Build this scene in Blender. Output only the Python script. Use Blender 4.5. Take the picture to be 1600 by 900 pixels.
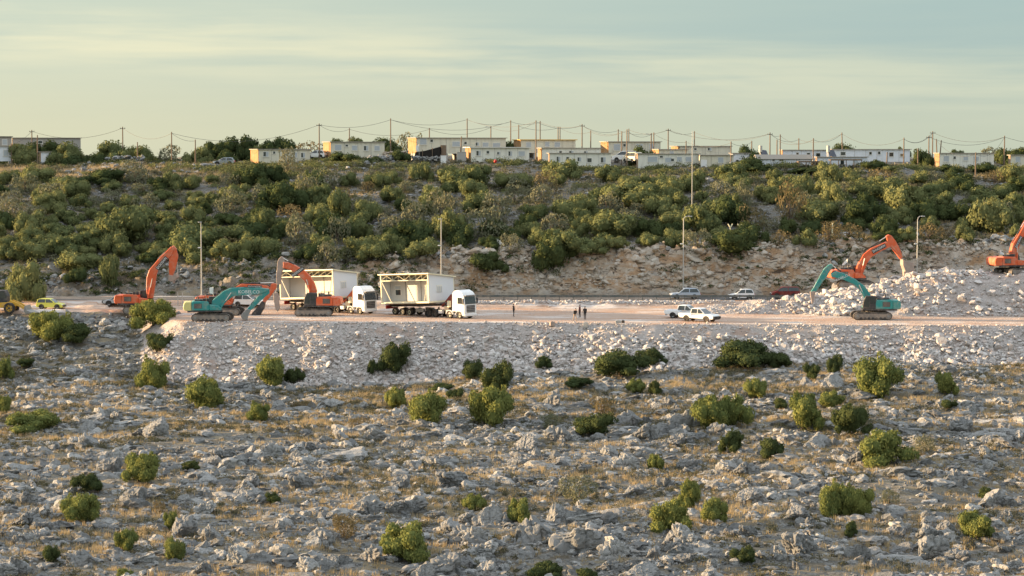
import bpy, bmesh, math, random
import numpy as np
from mathutils import Vector, Matrix, Euler
R = math.radians
S = bpy.context.scene
C = S.collection
for o in list(bpy.data.objects): bpy.data.objects.remove(o)

# ------------------------------------------------------------------ camera
W0, H0, F = 1600., 900., 3422.
CZ, HOR = 22.5, 235.
PITCH = math.atan((450 - HOR) / F)
cam_d = bpy.data.cameras.new("camera"); cam = bpy.data.objects.new("camera", cam_d); C.objects.link(cam)
cam.location = (0, 0, CZ); cam.rotation_euler = (R(90) - PITCH, 0, 0)
cam_d.sensor_width = 36; cam_d.lens = 36 * F / W0
cam_d.clip_start = 1; cam_d.clip_end = 8000
S.camera = cam
S.render.engine = 'CYCLES'
S.cycles.use_denoising = True
S.cycles.max_bounces = 5; S.cycles.diffuse_bounces = 3; S.cycles.glossy_bounces = 2
S.cycles.transmission_bounces = 3; S.cycles.transparent_max_bounces = 4
S.view_settings.view_transform = 'Standard'; S.view_settings.look = 'None'
S.view_settings.gamma = 1; S.view_settings.use_curve_mapping = False
EXPO = 1.65
S.view_settings.exposure = EXPO

# ------------------------------------------------------------------ sun and sky
SUN_EL, SUN_AZ = R(7.5), R(-82)          # azimuth clockwise from +y: the sun stands to the west, a little beyond the ridge line
sd = Vector((math.sin(SUN_AZ) * math.cos(SUN_EL), math.cos(SUN_AZ) * math.cos(SUN_EL), math.sin(SUN_EL)))
sun_d = bpy.data.lights.new("sun", 'SUN'); sun = bpy.data.objects.new("sun", sun_d); C.objects.link(sun)
sun.location = sd * 300; sun.rotation_euler = (-sd).to_track_quat('-Z', 'Y').to_euler()
sun_d.energy = 5.0; sun_d.angle = R(0.6); sun_d.color = (1.0, 0.69, 0.38)

world = bpy.data.worlds.new("World"); S.world = world; world.use_nodes = True
wt = world.node_tree; wt.nodes.clear()
def WN(t, **k):
    n = wt.nodes.new(t)
    for a, b in k.items(): setattr(n, a, b)
    return n
def wl(a, b): wt.links.new(a, b)
def wmath(op, a, b=None, clamp=False):
    n = WN('ShaderNodeMath', operation=op); n.use_clamp = clamp
    for i, v in enumerate((a, b)):
        if v is None: continue
        if isinstance(v, (int, float)): n.inputs[i].default_value = v
        else: wl(v, n.inputs[i])
    return n.outputs[0]
def wmix(fac, a, b):
    n = WN('ShaderNodeMix', data_type='RGBA')
    for i, v in ((0, fac), (6, a), (7, b)):
        if isinstance(v, (int, float)): n.inputs[i].default_value = v
        elif isinstance(v, tuple): n.inputs[i].default_value = (*v, 1)
        else: wl(v, n.inputs[i])
    return n.outputs[2]
def wrange(v, a, b, smooth=True):
    n = WN('ShaderNodeMapRange'); n.interpolation_type = 'SMOOTHSTEP' if smooth else 'LINEAR'
    n.inputs[1].default_value = a; n.inputs[2].default_value = b
    wl(v, n.inputs[0]); return n.outputs[0]
tc = WN('ShaderNodeTexCoord'); sep = WN('ShaderNodeSeparateXYZ'); wl(tc.outputs['Generated'], sep.inputs[0])
X, Y, Z = sep.outputs
sky = WN('ShaderNodeTexSky', sky_type='NISHITA'); sky.sun_disc = False
sky.sun_elevation = SUN_EL; sky.sun_rotation = SUN_AZ % (2 * math.pi); sky.altitude = 600; sky.dust_density = 2.0
nish = WN('ShaderNodeMix', data_type='RGBA', blend_type='MULTIPLY'); nish.inputs[0].default_value = 1
wl(sky.outputs[0], nish.inputs[6]); nish.inputs[7].default_value = (0.10, 0.095, 0.09, 1)
k = 1 / 2 ** EXPO
def kc(r, g, b): return (r * k, g * k, b * k)
hi = wmix(wrange(X, -.30, .24), kc(.61, .685, .575), kc(.385, .525, .53))     # air above the haze, sun side to far side
lo = wmix(wrange(X, -.30, .24), kc(.72, .73, .53), kc(.58, .645, .515))      # hazy band over the ridge
air = wmix(wrange(Z, .0, .052), lo, hi)
# thin cirrus: stretched noise in a band that sinks towards the right
mp = WN('ShaderNodeMapping'); wl(tc.outputs['Generated'], mp.inputs[0])
mp.inputs['Scale'].default_value = (5, 1, 42); mp.inputs['Rotation'].default_value = (0, R(-5), 0)
nz = WN('ShaderNodeTexNoise'); wl(mp.outputs[0], nz.inputs[0]); nz.inputs['Scale'].default_value = 1.0
nz.inputs['Detail'].default_value = 5; nz.inputs['Roughness'].default_value = .55; nz.inputs['Distortion'].default_value = .5
mp2 = WN('ShaderNodeMapping'); wl(tc.outputs['Generated'], mp2.inputs[0])
mp2.inputs['Scale'].default_value = (11, 1, 190); mp2.inputs['Rotation'].default_value = (0, R(-4), 0)
nz2 = WN('ShaderNodeTexNoise'); wl(mp2.outputs[0], nz2.inputs[0]); nz2.inputs['Scale'].default_value = 1.0
nz2.inputs['Detail'].default_value = 4
band_c = wmath('SUBTRACT', .0405, wmath('MULTIPLY', X, .055))
bd = wmath('ABSOLUTE', wmath('SUBTRACT', Z, band_c))
band = wmath('SUBTRACT', 1.0, wrange(bd, .002, .024))
cl = wmath('ADD', wmath('MULTIPLY', nz.outputs[0], .6), wmath('MULTIPLY', nz2.outputs[0], .4))
cm = wmath('MULTIPLY', wrange(cl, .36, .64), wmath('ADD', wmath('MULTIPLY', band, .9), .10))
cm = wmath('MULTIPLY', cm, .70, clamp=True)
ccol = wmix(wrange(X, -.28, .26), kc(.97, .91, .63), kc(.70, .74, .58))
front = wmix(cm, air, ccol)
up = wmix(wrange(Z, .10, .55), front, kc(1.36, 1.46, 1.57))
base = wmix(.90, nish.outputs[2], up)
bg = WN('ShaderNodeBackground'); bg.inputs[1].default_value = 1.0; wl(base, bg.inputs[0])
# Background strength stays in the daylight range for the sky texture: its own factor of 0.1 is applied above
out = WN('ShaderNodeOutputWorld'); wl(bg.outputs[0], out.inputs[0])

# ------------------------------------------------------------------ projection of photo pixels on to real distances
cP, sP = math.cos(PITCH), math.sin(PITCH)
def ray(px, py):
    u, v = px - 800., 450. - py
    return u, F * cP + v * sP, -F * sP + v * cP
def at(px, py, d):
    u, fy, fz = ray(px, py); t = d / fy
    return Vector((u * t, d, CZ + fz * t))
def ppm(d): return F / d               # photo pixels per metre at distance d

# ------------------------------------------------------------------ noise
def _h(ix, iy, s):
    n = (ix.astype(np.int64) * 374761393 + iy.astype(np.int64) * 668265263 + s * 974634777) & 0xffffffff
    n = ((n ^ (n >> 13)) * 1274126177) & 0xffffffff
    n = (n ^ (n >> 16)) & 0xffffffff
    return n / 4294967295.
def noise(x, y, s=0):
    x = np.asarray(x, float); y = np.asarray(y, float)
    x, y = np.broadcast_arrays(x, y)
    ix = np.floor(x); iy = np.floor(y); fx = x - ix; fy = y - iy
    fx = fx * fx * fx * (fx * (fx * 6 - 15) + 10); fy = fy * fy * fy * (fy * (fy * 6 - 15) + 10)
    a = _h(ix, iy, s); b = _h(ix + 1, iy, s); c = _h(ix, iy + 1, s); d = _h(ix + 1, iy + 1, s)
    return (a + (b - a) * fx) * (1 - fy) + (c + (d - c) * fx) * fy
def fbm(x, y, s=0, o=4, g=.5):
    r = 0; a = 1; t = 0
    for i in range(o):
        r = r + a * noise(x * 2 ** i + 17.3 * i, y * 2 ** i - 9.1 * i, s + i); t += a; a *= g
    return r / t
def sst(x, a, b):
    t = np.clip((x - a) / (b - a), 0, 1); return t * t * (3 - 2 * t)

# ------------------------------------------------------------------ terrain
def xs(pxs, d): return [(p - 800) / F * d for p in pxs]
K_R = (xs([-300, 0, 200, 400, 550, 780, 900, 1060, 1220, 1500, 1900], 400),
       [CZ - (r - HOR) / F * 400 for r in (262, 259, 258, 259, 251, 256, 261, 263, 264, 262, 262)])
K_C = (xs([-300, 0, 200, 350, 500, 700, 1000, 1250, 1350, 1600, 1900], 331), [2.6, 3.0, 3.2, 5.0, 6.2, 6.9, 7.3, 7.9, 8.3, 8.2, 8.0])
K_F = ([-90, -20, 40, 90], [-7.2, -6.9, -4.4, -4.3])
K_H = (xs([1080, 1110, 1165, 1215, 1260, 1300, 1340, 1400, 1450, 1490, 1540, 1700, 1900], 305), [0, .6, 1.3, 1.6, 2.4, 2.6, 3.0, 4.3, 5.3, 5.8, 5.2, 5.1, 4.6])
def edge_y(x): return np.interp(x, [-50, 0, 45, 90], [286.2, 285.2, 281.5, 280.]) + 1.6 * (noise(x * .13, 0 * x, 71) - .5) + .7 * (noise(x * .5, 0 * x, 72) - .5)
def edge_x(y): return np.interp(y, [284, 290, 300, 312], [-41.5, -45, -50, -60]) + 1.2 * (noise(y * .3, 0 * y, 73) - .5)
def zones(x, y):
    x = np.asarray(x, float); y = np.asarray(y, float); x, y = np.broadcast_arrays(x, y)
    ey, ex = edge_y(x), edge_x(y)
    out = np.hypot(np.maximum(ey - y, 0), np.maximum(ex - x, 0))
    inside = (out <= 0) & (y < 316)
    return x, y, out, inside
def H(x, y, fine=True, want=False):
    x, y, out, inside = zones(x, y)
    zr = np.interp(x * 400 / np.maximum(y, 1), *K_R); zc = np.interp(x, *K_C); f = np.interp(x, *K_F)
    left = 1 - sst(x, -60, -38)
    n298 = left * -1.7 + (1 - left) * -.6; n303 = left * .25 + (1 - left) * 0
    kn = [0, 100, 165, 277, 298, 303, 315, 323.5, 331, 398, 440, 475, 640, 6000]
    base = [-16, -12, -10.05, f, n298, n303, .85, .85, zc, zr, zr + 1.5, 18., 2., -60.]
    z = np.zeros_like(y)
    for i in range(len(kn) - 1):
        m = (y >= kn[i]) & (y < kn[i + 1] + (1 if i == len(kn) - 2 else 0))
        t = (y - kn[i]) / (kn[i + 1] - kn[i])
        if i == 7:                                     # the road cut: steep rock face where the hill is high
            st = sst(x, -28, -8)
            tt = (1 - st) * t + st * np.clip(t * 1.75 - .04, 0, 1) ** .85
            t = tt
        if i == 8: t = t + .10 * np.sin(np.pi * t)
        z = np.where(m, base[i] + (base[i + 1] - base[i]) * t, z)
    nat = 1 - sst(y, 313, 315) * (1 - sst(y, 323, 324.5))
    z = z + nat * ((fbm(x * .06, y * .06, 3, 3) - .5) * 1.6 * (1 - sst(y, 280, 300) * (1 - sst(y, 335, 350))))
    if fine:
        led = fbm(x * .35, y * .6, 11, 4)
        z = z + nat * ((led - .5) * .75)
        # stepped limestone ledges on the field
        q = z * 1.6; fr = q - np.floor(q)
        z = z + nat * (sst(y, 150, 170) * (1 - sst(y, 272, 280))) * .35 * (sst(fr, .55, .95) - fr) * sst(fbm(x * .05, y * .08, 13, 2), .42, .6)
        cl = sst(y, 323.5, 325.5) * (1 - sst(y, 331, 334))
        z = z + cl * ((fbm(x * .4 + y * .9, y * 1.0, 21, 4) - .5) * 3.4 + (np.abs(fbm(x * 1.1 + y, y * 1.9 - x * .4, 25, 3) - .5)) * -3.2 + .4)
    fill = -out * .76 + np.where(out > 0, (fbm(x * .5, y * .5, 31, 4) - .5) * .8 * sst(out, 0, 1.5), 0) - .9 * sst(out, 5, 9.5) * 0
    plat = np.where(inside, 0.06 * (fbm(x * .4, y * .4, 33, 3) - .5), fill)
    fz = (y < 314) & (x < 200)
    isfill = fz & (plat > z) & ~inside
    z = np.where(fz, np.maximum(z, plat), z)
    blend = sst(y, 309, 314.5)
    z = np.where(inside & fz, plat * (1 - blend) + z * blend, z)
    hp = np.interp(x * 305 / np.maximum(y, 1), *K_H)
    prof = np.where(y < 304.5, sst(y, 294.5, 304.5) ** .8, 1 - .75 * sst(y, 309, 316))
    narrow = np.where(y < 303, sst(y, 298.5, 303), 1 - sst(y, 304, 310))
    wsel = sst(x, 38, 46)
    prof = wsel * prof + (1 - wsel) * narrow
    heap = hp * prof * (y < 318) * (y > 290)
    rough = (fbm(x * .45, y * .45, 41, 4) - .5) * 1.5
    hz = heap + rough * np.clip(heap, 0, 1)
    isheap = (heap > .15) & (hz > z)
    z = np.where(heap > .02, np.maximum(z, hz), z)
    if want: return z, isfill, inside & fz & ~isheap & (y < 313.5), isheap
    return z
YS = np.arange(120, 445, .2)
def G(px, py, maxd=440):
    """where the sight line through a photo pixel meets the ground"""
    u, fy, fz = ray(px, py)
    ys = YS[YS < maxd]; t = ys / fy
    dz = CZ + fz * t - H(u * t, ys, True)
    hit = np.where(dz < 0)[0]
    i = hit[0] if len(hit) else int(np.argmin(dz))
    return Vector((u * t[i], ys[i], float(H(u * t[i], ys[i]))))
def gz(x, y): return float(H(np.float64(x), np.float64(y)))

# ------------------------------------------------------------------ materials
def newmat(name):
    m = bpy.data.materials.new(name); m.use_nodes = True
    return m, m.node_tree, m.node_tree.nodes['Principled BSDF']
def nmix(nt, fac, a, b, blend='MIX'):
    n = nt.nodes.new('ShaderNodeMix'); n.data_type = 'RGBA'; n.blend_type = blend
    for i, v in ((0, fac), (6, a), (7, b)):
        if isinstance(v, (int, float)): n.inputs[i].default_value = v
        elif isinstance(v, (tuple, list)): n.inputs[i].default_value = (*v[:3], 1)
        else: nt.links.new(v, n.inputs[i])
    return n.outputs[2]
def nnoise(nt, scale, detail=4, rough=.55, coord='Object', stretch=None, rot=None, dist=0):
    t = nt.nodes.new('ShaderNodeTexCoord'); o = t.outputs[coord]
    if stretch or rot:
        m = nt.nodes.new('ShaderNodeMapping'); nt.links.new(o, m.inputs[0]); o = m.outputs[0]
        if stretch: m.inputs['Scale'].default_value = stretch
        if rot: m.inputs['Rotation'].default_value = rot
    n = nt.nodes.new('ShaderNodeTexNoise'); nt.links.new(o, n.inputs[0])
    n.inputs['Scale'].default_value = scale; n.inputs['Detail'].default_value = detail
    n.inputs['Roughness'].default_value = rough; n.inputs['Distortion'].default_value = dist
    return n.outputs[0]
def nrange(nt, v, a, b, c=0., d=1.):
    n = nt.nodes.new('ShaderNodeMapRange'); n.interpolation_type = 'SMOOTHSTEP'; nt.links.new(v, n.inputs[0])
    for i, q in ((1, a), (2, b), (3, c), (4, d)): n.inputs[i].default_value = q
    return n.outputs[0]
def attr(nt, name):
    n = nt.nodes.new('ShaderNodeAttribute'); n.attribute_name = name; return n
def bump(nt, b, h, strength=.4, dist=.1):
    n = nt.nodes.new('ShaderNodeBump'); nt.links.new(h, n.inputs['Height']); n.inputs['Strength'].default_value = strength
    n.inputs['Distance'].default_value = dist; nt.links.new(n.outputs[0], b.inputs['Normal'])
def paint(name, col, rough=.5, metal=0., dust=.25, dustcol=(.42, .33, .25), scale=1.6, spec=.4, stretch=None):
    """paint or metal with uneven dust and wear"""
    m, nt, b = newmat(name)
    f = nrange(nt, nnoise(nt, scale, 5, .6, stretch=stretch), .40, .78, 0, dust)
    nt.links.new(nmix(nt, f, col, dustcol), b.inputs['Base Color'])
    b.inputs['Roughness'].default_value = rough; b.inputs['Metallic'].default_value = metal
    b.inputs['Specular IOR Level'].default_value = spec
    return m
M = {}
M['orange'] = paint('orange paint', (.58, .10, .03), .45, dust=.5)
M['teal'] = paint('teal paint', (.025, .235, .225), .45, dust=.45)
M['counter_sunlit'] = paint('sunlit counterweight tint', (.62, .55, .22), .5, dust=.2)  # teal counterweight in low sun: the golden light is put into its colour
M['loader_yellow'] = paint('loader yellow paint', (.60, .33, .03), .5, dust=.35)
M['black'] = paint('black rubber', (.018, .018, .018), .8, dust=.25)
M['dark'] = paint('dark machine grey', (.035, .035, .037), .6, dust=.3)
M['track'] = paint('worn track steel', (.05, .046, .042), .6, .3, dust=.5)
M['track_in'] = paint('dusty track frame', (.19, .165, .145), .8, dust=.6)
M['dusty'] = paint('dust covered steel', (.30, .235, .20), .8, dust=.7, dustcol=(.46, .36, .30))
M['steel'] = paint('grey steel', (.24, .24, .235), .5, .4, dust=.4)
M['chrome'] = paint('bright cylinder rod', (.62, .60, .56), .3, .6, dust=.15)
M['glass'] = paint('dark glass', (.020, .028, .030), .08, dust=.08, spec=.8)
M['pale_blind'] = paint('pale window blind', (.40, .43, .45), .3, dust=.1)  # one even pale tone for blinds and shutters
M['white'] = paint('white paint', (.74, .74, .73), .35, dust=.18)
M['pearl'] = paint('white car paint', (.74, .77, .80), .25, dust=.15, spec=.6)
M['silver'] = paint('silver car paint', (.36, .40, .44), .3, .3, dust=.25)
M['bluegrey'] = paint('blue grey car paint', (.40, .48, .58), .3, .2, dust=.2)
M['red_car'] = paint('dark red car paint', (.13, .012, .014), .3, dust=.15)
M['lime'] = paint('lime yellow car paint', (.62, .60, .10), .35, dust=.15)
M['redcrane'] = paint('dark red crane paint', (.19, .028, .018), .5, dust=.3)
M['frame'] = paint('cream steel frame', (.72, .66, .46), .5, dust=.1)
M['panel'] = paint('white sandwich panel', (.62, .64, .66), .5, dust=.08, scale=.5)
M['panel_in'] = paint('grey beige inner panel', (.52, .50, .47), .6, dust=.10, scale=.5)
M['lampred'] = paint('red lamp', (.45, .02, .015), .3, dust=.05)
M['lampwhite'] = paint('clear lamp', (.75, .75, .72), .2, dust=.05)
M['hcream'] = paint('cream house wall', (.64, .60, .48), .7, dust=.55, dustcol=(.40, .35, .27), scale=1.1, stretch=(1.6, 1.6, .3))
M['hpale'] = paint('pale cream house wall', (.72, .70, .61), .7, dust=.4, dustcol=(.45, .42, .36), scale=1.1, stretch=(1.6, 1.6, .3))
M['hwhite'] = paint('white house wall', (.68, .71, .75), .7, dust=.35, dustcol=(.50, .50, .49), scale=1.1, stretch=(1.6, 1.6, .3))
M['hgrey'] = paint('grey house wall', (.34, .32, .29), .8, dust=.3, scale=.6)
M['hroof'] = paint('thin metal roof', (.30, .27, .23), .6, dust=.3, scale=.8)
M['hroofw'] = paint('white roof edge', (.66, .64, .58), .6, dust=.2)
M['wood'] = paint('weathered pole wood', (.16, .115, .08), .9, dust=.35, dustcol=(.28, .20, .14), scale=2.5)
M['galv'] = paint('galvanised steel', (.42, .42, .40), .5, .3, dust=.2)
M['wire'] = paint('cable', (.05, .05, .05), .6, dust=.1)
M['net'] = paint('black shade net', (.016, .014, .013), .95, dust=.2, dustcol=(.05, .035, .03))
M['cloth'] = paint('white flag cloth', (.75, .75, .73), .9, dust=.1)
M['concrete'] = paint('grey concrete', (.36, .35, .33), .9, dust=.3)
M['rusty'] = paint('guard rail steel', (.085, .10, .10), .55, .3, dust=.35)
M['solar'] = paint('dark solar panel', (.015, .022, .04), .15, dust=.1, spec=.7)
M['jacket'] = paint('dark clothing', (.018, .018, .022), .9, dust=.1)
M['trouser'] = paint('dark trousers', (.022, .022, .026), .9, dust=.15)
M['beige'] = paint('beige trousers', (.36, .27, .20), .9, dust=.15)
M['shirt'] = paint('maroon shirt', (.10, .03, .03), .9, dust=.1)
M['skin'] = paint('skin', (.40, .24, .17), .6, dust=.0)
M['hair'] = paint('dark hair', (.015, .012, .010), .7, dust=.0)
M['asphalt'] = paint('asphalt', (.075, .072, .07), .9, dust=.5, dustcol=(.20, .16, .13), scale=.4)
M['roadpaint'] = paint('road paint', (.7, .69, .65), .8, dust=.4)
M['bark'] = paint('shrub bark', (.085, .06, .045), .95, dust=.4, scale=6)
M['orangebox'] = paint('rust red brick', (.32, .10, .06), .9, dust=.3)

def leafmat(name, c1, c2, c3, trans=.16):
    m, nt, b = newmat(name)
    oi = nt.nodes.new('ShaderNodeObjectInfo')
    a = attr(nt, 'tint')
    f = nmix(nt, oi.outputs['Random'], c1, c2)
    f = nmix(nt, nrange(nt, a.outputs['Fac'], .45, 1.0, 0, .7), f, c3)
    d = nt.nodes.new('ShaderNodeBsdfDiffuse'); t = nt.nodes.new('ShaderNodeBsdfTranslucent'); mx = nt.nodes.new('ShaderNodeMixShader')
    nt.links.new(f, d.inputs[0]); nt.links.new(f, t.inputs[0]); mx.inputs[0].default_value = trans
    nt.links.new(d.outputs[0], mx.inputs[1]); nt.links.new(t.outputs[0], mx.inputs[2])
    nt.nodes.remove(b); nt.links.new(mx.outputs[0], nt.nodes['Material Output'].inputs[0])
    return m
M['leaf_far'] = leafmat('evergreen leaves', (.100, .119, .052), (.150, .160, .068), (.30, .285, .11))
M['leaf_olive'] = leafmat('grey olive leaves', (.135, .145, .090), (.175, .17, .105), (.24, .22, .14))
M['leaf_dark'] = leafmat('dark evergreen leaves', (.050, .068, .030), (.068, .084, .034), (.10, .11, .04))
M['leaf_near'] = leafmat('bright shrub leaves', (.110, .134, .046), (.158, .174, .055), (.36, .335, .095))
M['leaf_dry'] = leafmat('dry shrub leaves', (.13, .105, .055), (.17, .135, .07), (.23, .18, .09))
M['grass'] = leafmat('dry straw grass', (.37, .285, .165), (.43, .33, .185), (.62, .50, .30), .35)
M['scrub'] = leafmat('low brown scrub', (.090, .092, .056), (.125, .115, .070), (.18, .16, .09), .2)

def rockmat(name, ca, cb, cc, warm=.0, wc=(.42, .27, .16), sc=1.0, lich=None, crack=.5):
    m, nt, b = newmat(name)
    t = attr(nt, 'tint')
    c = nmix(nt, nrange(nt, t.outputs['Fac'], .0, 1.), ca, cb)
    c = nmix(nt, nrange(nt, nnoise(nt, 1.3 * sc, 6, .65), .48, .70), c, cc)
    if warm: c = nmix(nt, nrange(nt, nnoise(nt, .55 * sc, 4, .6), .50, .68, 0, warm), c, wc)
    if lich: c = nmix(nt, nrange(nt, nnoise(nt, 5 * sc, 4, .7), .55, .72, 0, .7), c, lich)
    g = nnoise(nt, 3.2 * sc, 8, .7, stretch=(1, 1, .6))
    nt.links.new(c, b.inputs['Base Color']); b.inputs['Roughness'].default_value = .95
    b.inputs['Specular IOR Level'].default_value = .15
    bump(nt, b, g, crack, .35)
    return m
M['limestone'] = rockmat('weathered limestone', (.170, .173, .172), (.40, .398, .385), (.145, .148, .147), .25, (.27, .22, .175), lich=(.085, .087, .083), crack=1.)
M['rubble'] = rockmat('broken white limestone', (.385, .355, .335), (.575, .55, .53), (.42, .37, .34), .55, (.40, .285, .225), 1.4)
M['cliffrock'] = rockmat('tan cut rock', (.36, .31, .25), (.50, .46, .40), (.38, .27, .17), .5, (.36, .23, .13), .8, lich=(.13, .115, .10), crack=.8)

def groundmat():
    m, nt, b = newmat('ground')
    zc = attr(nt, 'zone'); sp = nt.nodes.new('ShaderNodeSeparateColor'); nt.links.new(zc.outputs['Color'], sp.inputs[0])
    n1 = nnoise(nt, .16, 6, .6); n2 = nnoise(nt, .9, 6, .65); n3 = nnoise(nt, 3.5, 5, .7); n4 = nnoise(nt, .5, 5, .6, stretch=(1, 2.2, 1))
    soil = nmix(nt, nrange(nt, n2, .35, .65), (.105, .092, .070), (.185, .16, .122))
    soil = nmix(nt, nrange(nt, n1, .45, .62, 0, .8), soil, (.29, .245, .165))
    vo = nt.nodes.new('ShaderNodeTexVoronoi'); vo.feature = 'DISTANCE_TO_EDGE'; vo.inputs['Scale'].default_value = 1.9
    vt = nt.nodes.new('ShaderNodeTexCoord'); vm = nt.nodes.new('ShaderNodeMapping'); nt.links.new(vt.outputs['Object'], vm.inputs[0]); vm.inputs['Scale'].default_value = (.8, 1., .8); nt.links.new(vm.outputs[0], vo.inputs['Vector'])
    stone = nmix(nt, nrange(nt, n3, .40, .66), (.145, .143, .134), (.25, .245, .23))
    stone = nmix(nt, nrange(nt, vo.outputs['Distance'], .0, .09, .85, 0), stone, (.075, .07, .06))
    soil = nmix(nt, nrange(nt, n4, .44, .52, 0, .92), soil, stone)
    soil = nmix(nt, nrange(nt, n3, .58, .76, 0, .5), soil, (.085, .075, .06))
    dirt = nmix(nt, nrange(nt, n1, .38, .62), (.50, .39, .315), (.46, .335, .26))
    dirt = nmix(nt, nrange(nt, nnoise(nt, .35, 6, .6, stretch=(.30, 1.7, 1)), .48, .62, 0, .9), dirt, (.45, .265, .175))
    dirt = nmix(nt, nrange(nt, nnoise(nt, .22, 5, .6, stretch=(.4, 1.2, 1), dist=.5), .52, .62, 0, .85), dirt, (.62, .57, .53))
    dirt = nmix(nt, nrange(nt, nnoise(nt, .9, 3, .5, stretch=(.05, 2.2, 1), dist=.3), .56, .64, 0, .6), dirt, (.25, .19, .15))
    dirt = nmix(nt, nrange(nt, n3, .50, .72, 0, .5), dirt, (.58, .52, .47))
    fil = nmix(nt, nrange(nt, n1, .35, .65), (.40, .36, .335), (.36, .31, .28))
    fil = nmix(nt, nrange(nt, n3, .48, .66, 0, .7), fil, (.58, .53, .50))
    fil = nmix(nt, nrange(nt, nnoise(nt, .28, 5, .6), .54, .68, 0, .8), fil, (.36, .255, .20))
    cl = nmix(nt, nrange(nt, nnoise(nt, .30, 6, .6, stretch=(.8, 1, 2.2), rot=(0, R(32), 0), dist=.6), .42, .60), (.44, .38, .31), (.36, .235, .14))
    cl = nmix(nt, nrange(nt, n2, .50, .66, 0, .75), cl, (.52, .465, .40))
    cl = nmix(nt, nrange(nt, nnoise(nt, .7, 6, .65, stretch=(.7, 1, 3.0), rot=(0, R(36), 0), dist=1.2), .54, .62, 0, .95), cl, (.085, .065, .05))
    cl = nmix(nt, nrange(nt, n1, .52, .66, 0, .5), cl, (.27, .255, .235))
    c = nmix(nt, sp.outputs[0], soil, dirt); c = nmix(nt, sp.outputs[1], c, cl); c = nmix(nt, sp.outputs[2], c, fil)
    nt.links.new(c, b.inputs['Base Color']); b.inputs['Roughness'].default_value = 1; b.inputs['Specular IOR Level'].default_value = .1
    ad = nt.nodes.new('ShaderNodeMath'); ad.operation = 'ADD'; nt.links.new(n2, ad.inputs[0]); nt.links.new(n3, ad.inputs[1])
    bump(nt, b, ad.outputs[0], .8, .35)
    return m
M['ground'] = groundmat()

# ------------------------------------------------------------------ object helpers
def tag(o, label=None, cat=None, group=None, kind=None):
    if label: o['label'] = label
    if cat: o['category'] = cat
    if group: o['group'] = group
    if kind: o['kind'] = kind
    return o
def thing(name, label, cat, loc=(0, 0, 0), rz=0., group=None):
    o = bpy.data.objects.new(name, None); C.objects.link(o); o.empty_display_size = .3
    o.location = loc; o.rotation_euler = (0, 0, rz)
    return tag(o, label, cat, group)
def link(name, me, parent=None):
    o = bpy.data.objects.new(name, me); C.objects.link(o)
    if parent is not None: o.parent = parent
    return o
def np_mesh(name, V, Fc, mats, smooth=False, tint=None, mi=None):
    """V (n,3), Fc (m,k) all of one size"""
    me = bpy.data.meshes.new(name)
    V = np.ascontiguousarray(V, np.float32); Fc = np.ascontiguousarray(Fc, np.int32); m, kk = Fc.shape
    me.vertices.add(len(V)); me.vertices.foreach_set('co', V.ravel())
    me.loops.add(m * kk); me.loops.foreach_set('vertex_index', Fc.ravel())
    me.polygons.add(m); me.polygons.foreach_set('loop_start', np.arange(0, m * kk, kk, dtype=np.int32))
    if mi is not None: me.polygons.foreach_set('material_index', np.ascontiguousarray(mi, np.int32))
    me.polygons.foreach_set('use_smooth', np.full(m, smooth, bool))
    if tint is not None:
        a = me.attributes.new('tint', 'FLOAT', 'POINT'); a.data.foreach_set('value', np.ascontiguousarray(tint, np.float32))
    for q in mats: me.materials.append(q)
    me.update(calc_edges=True)
    return me
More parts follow.
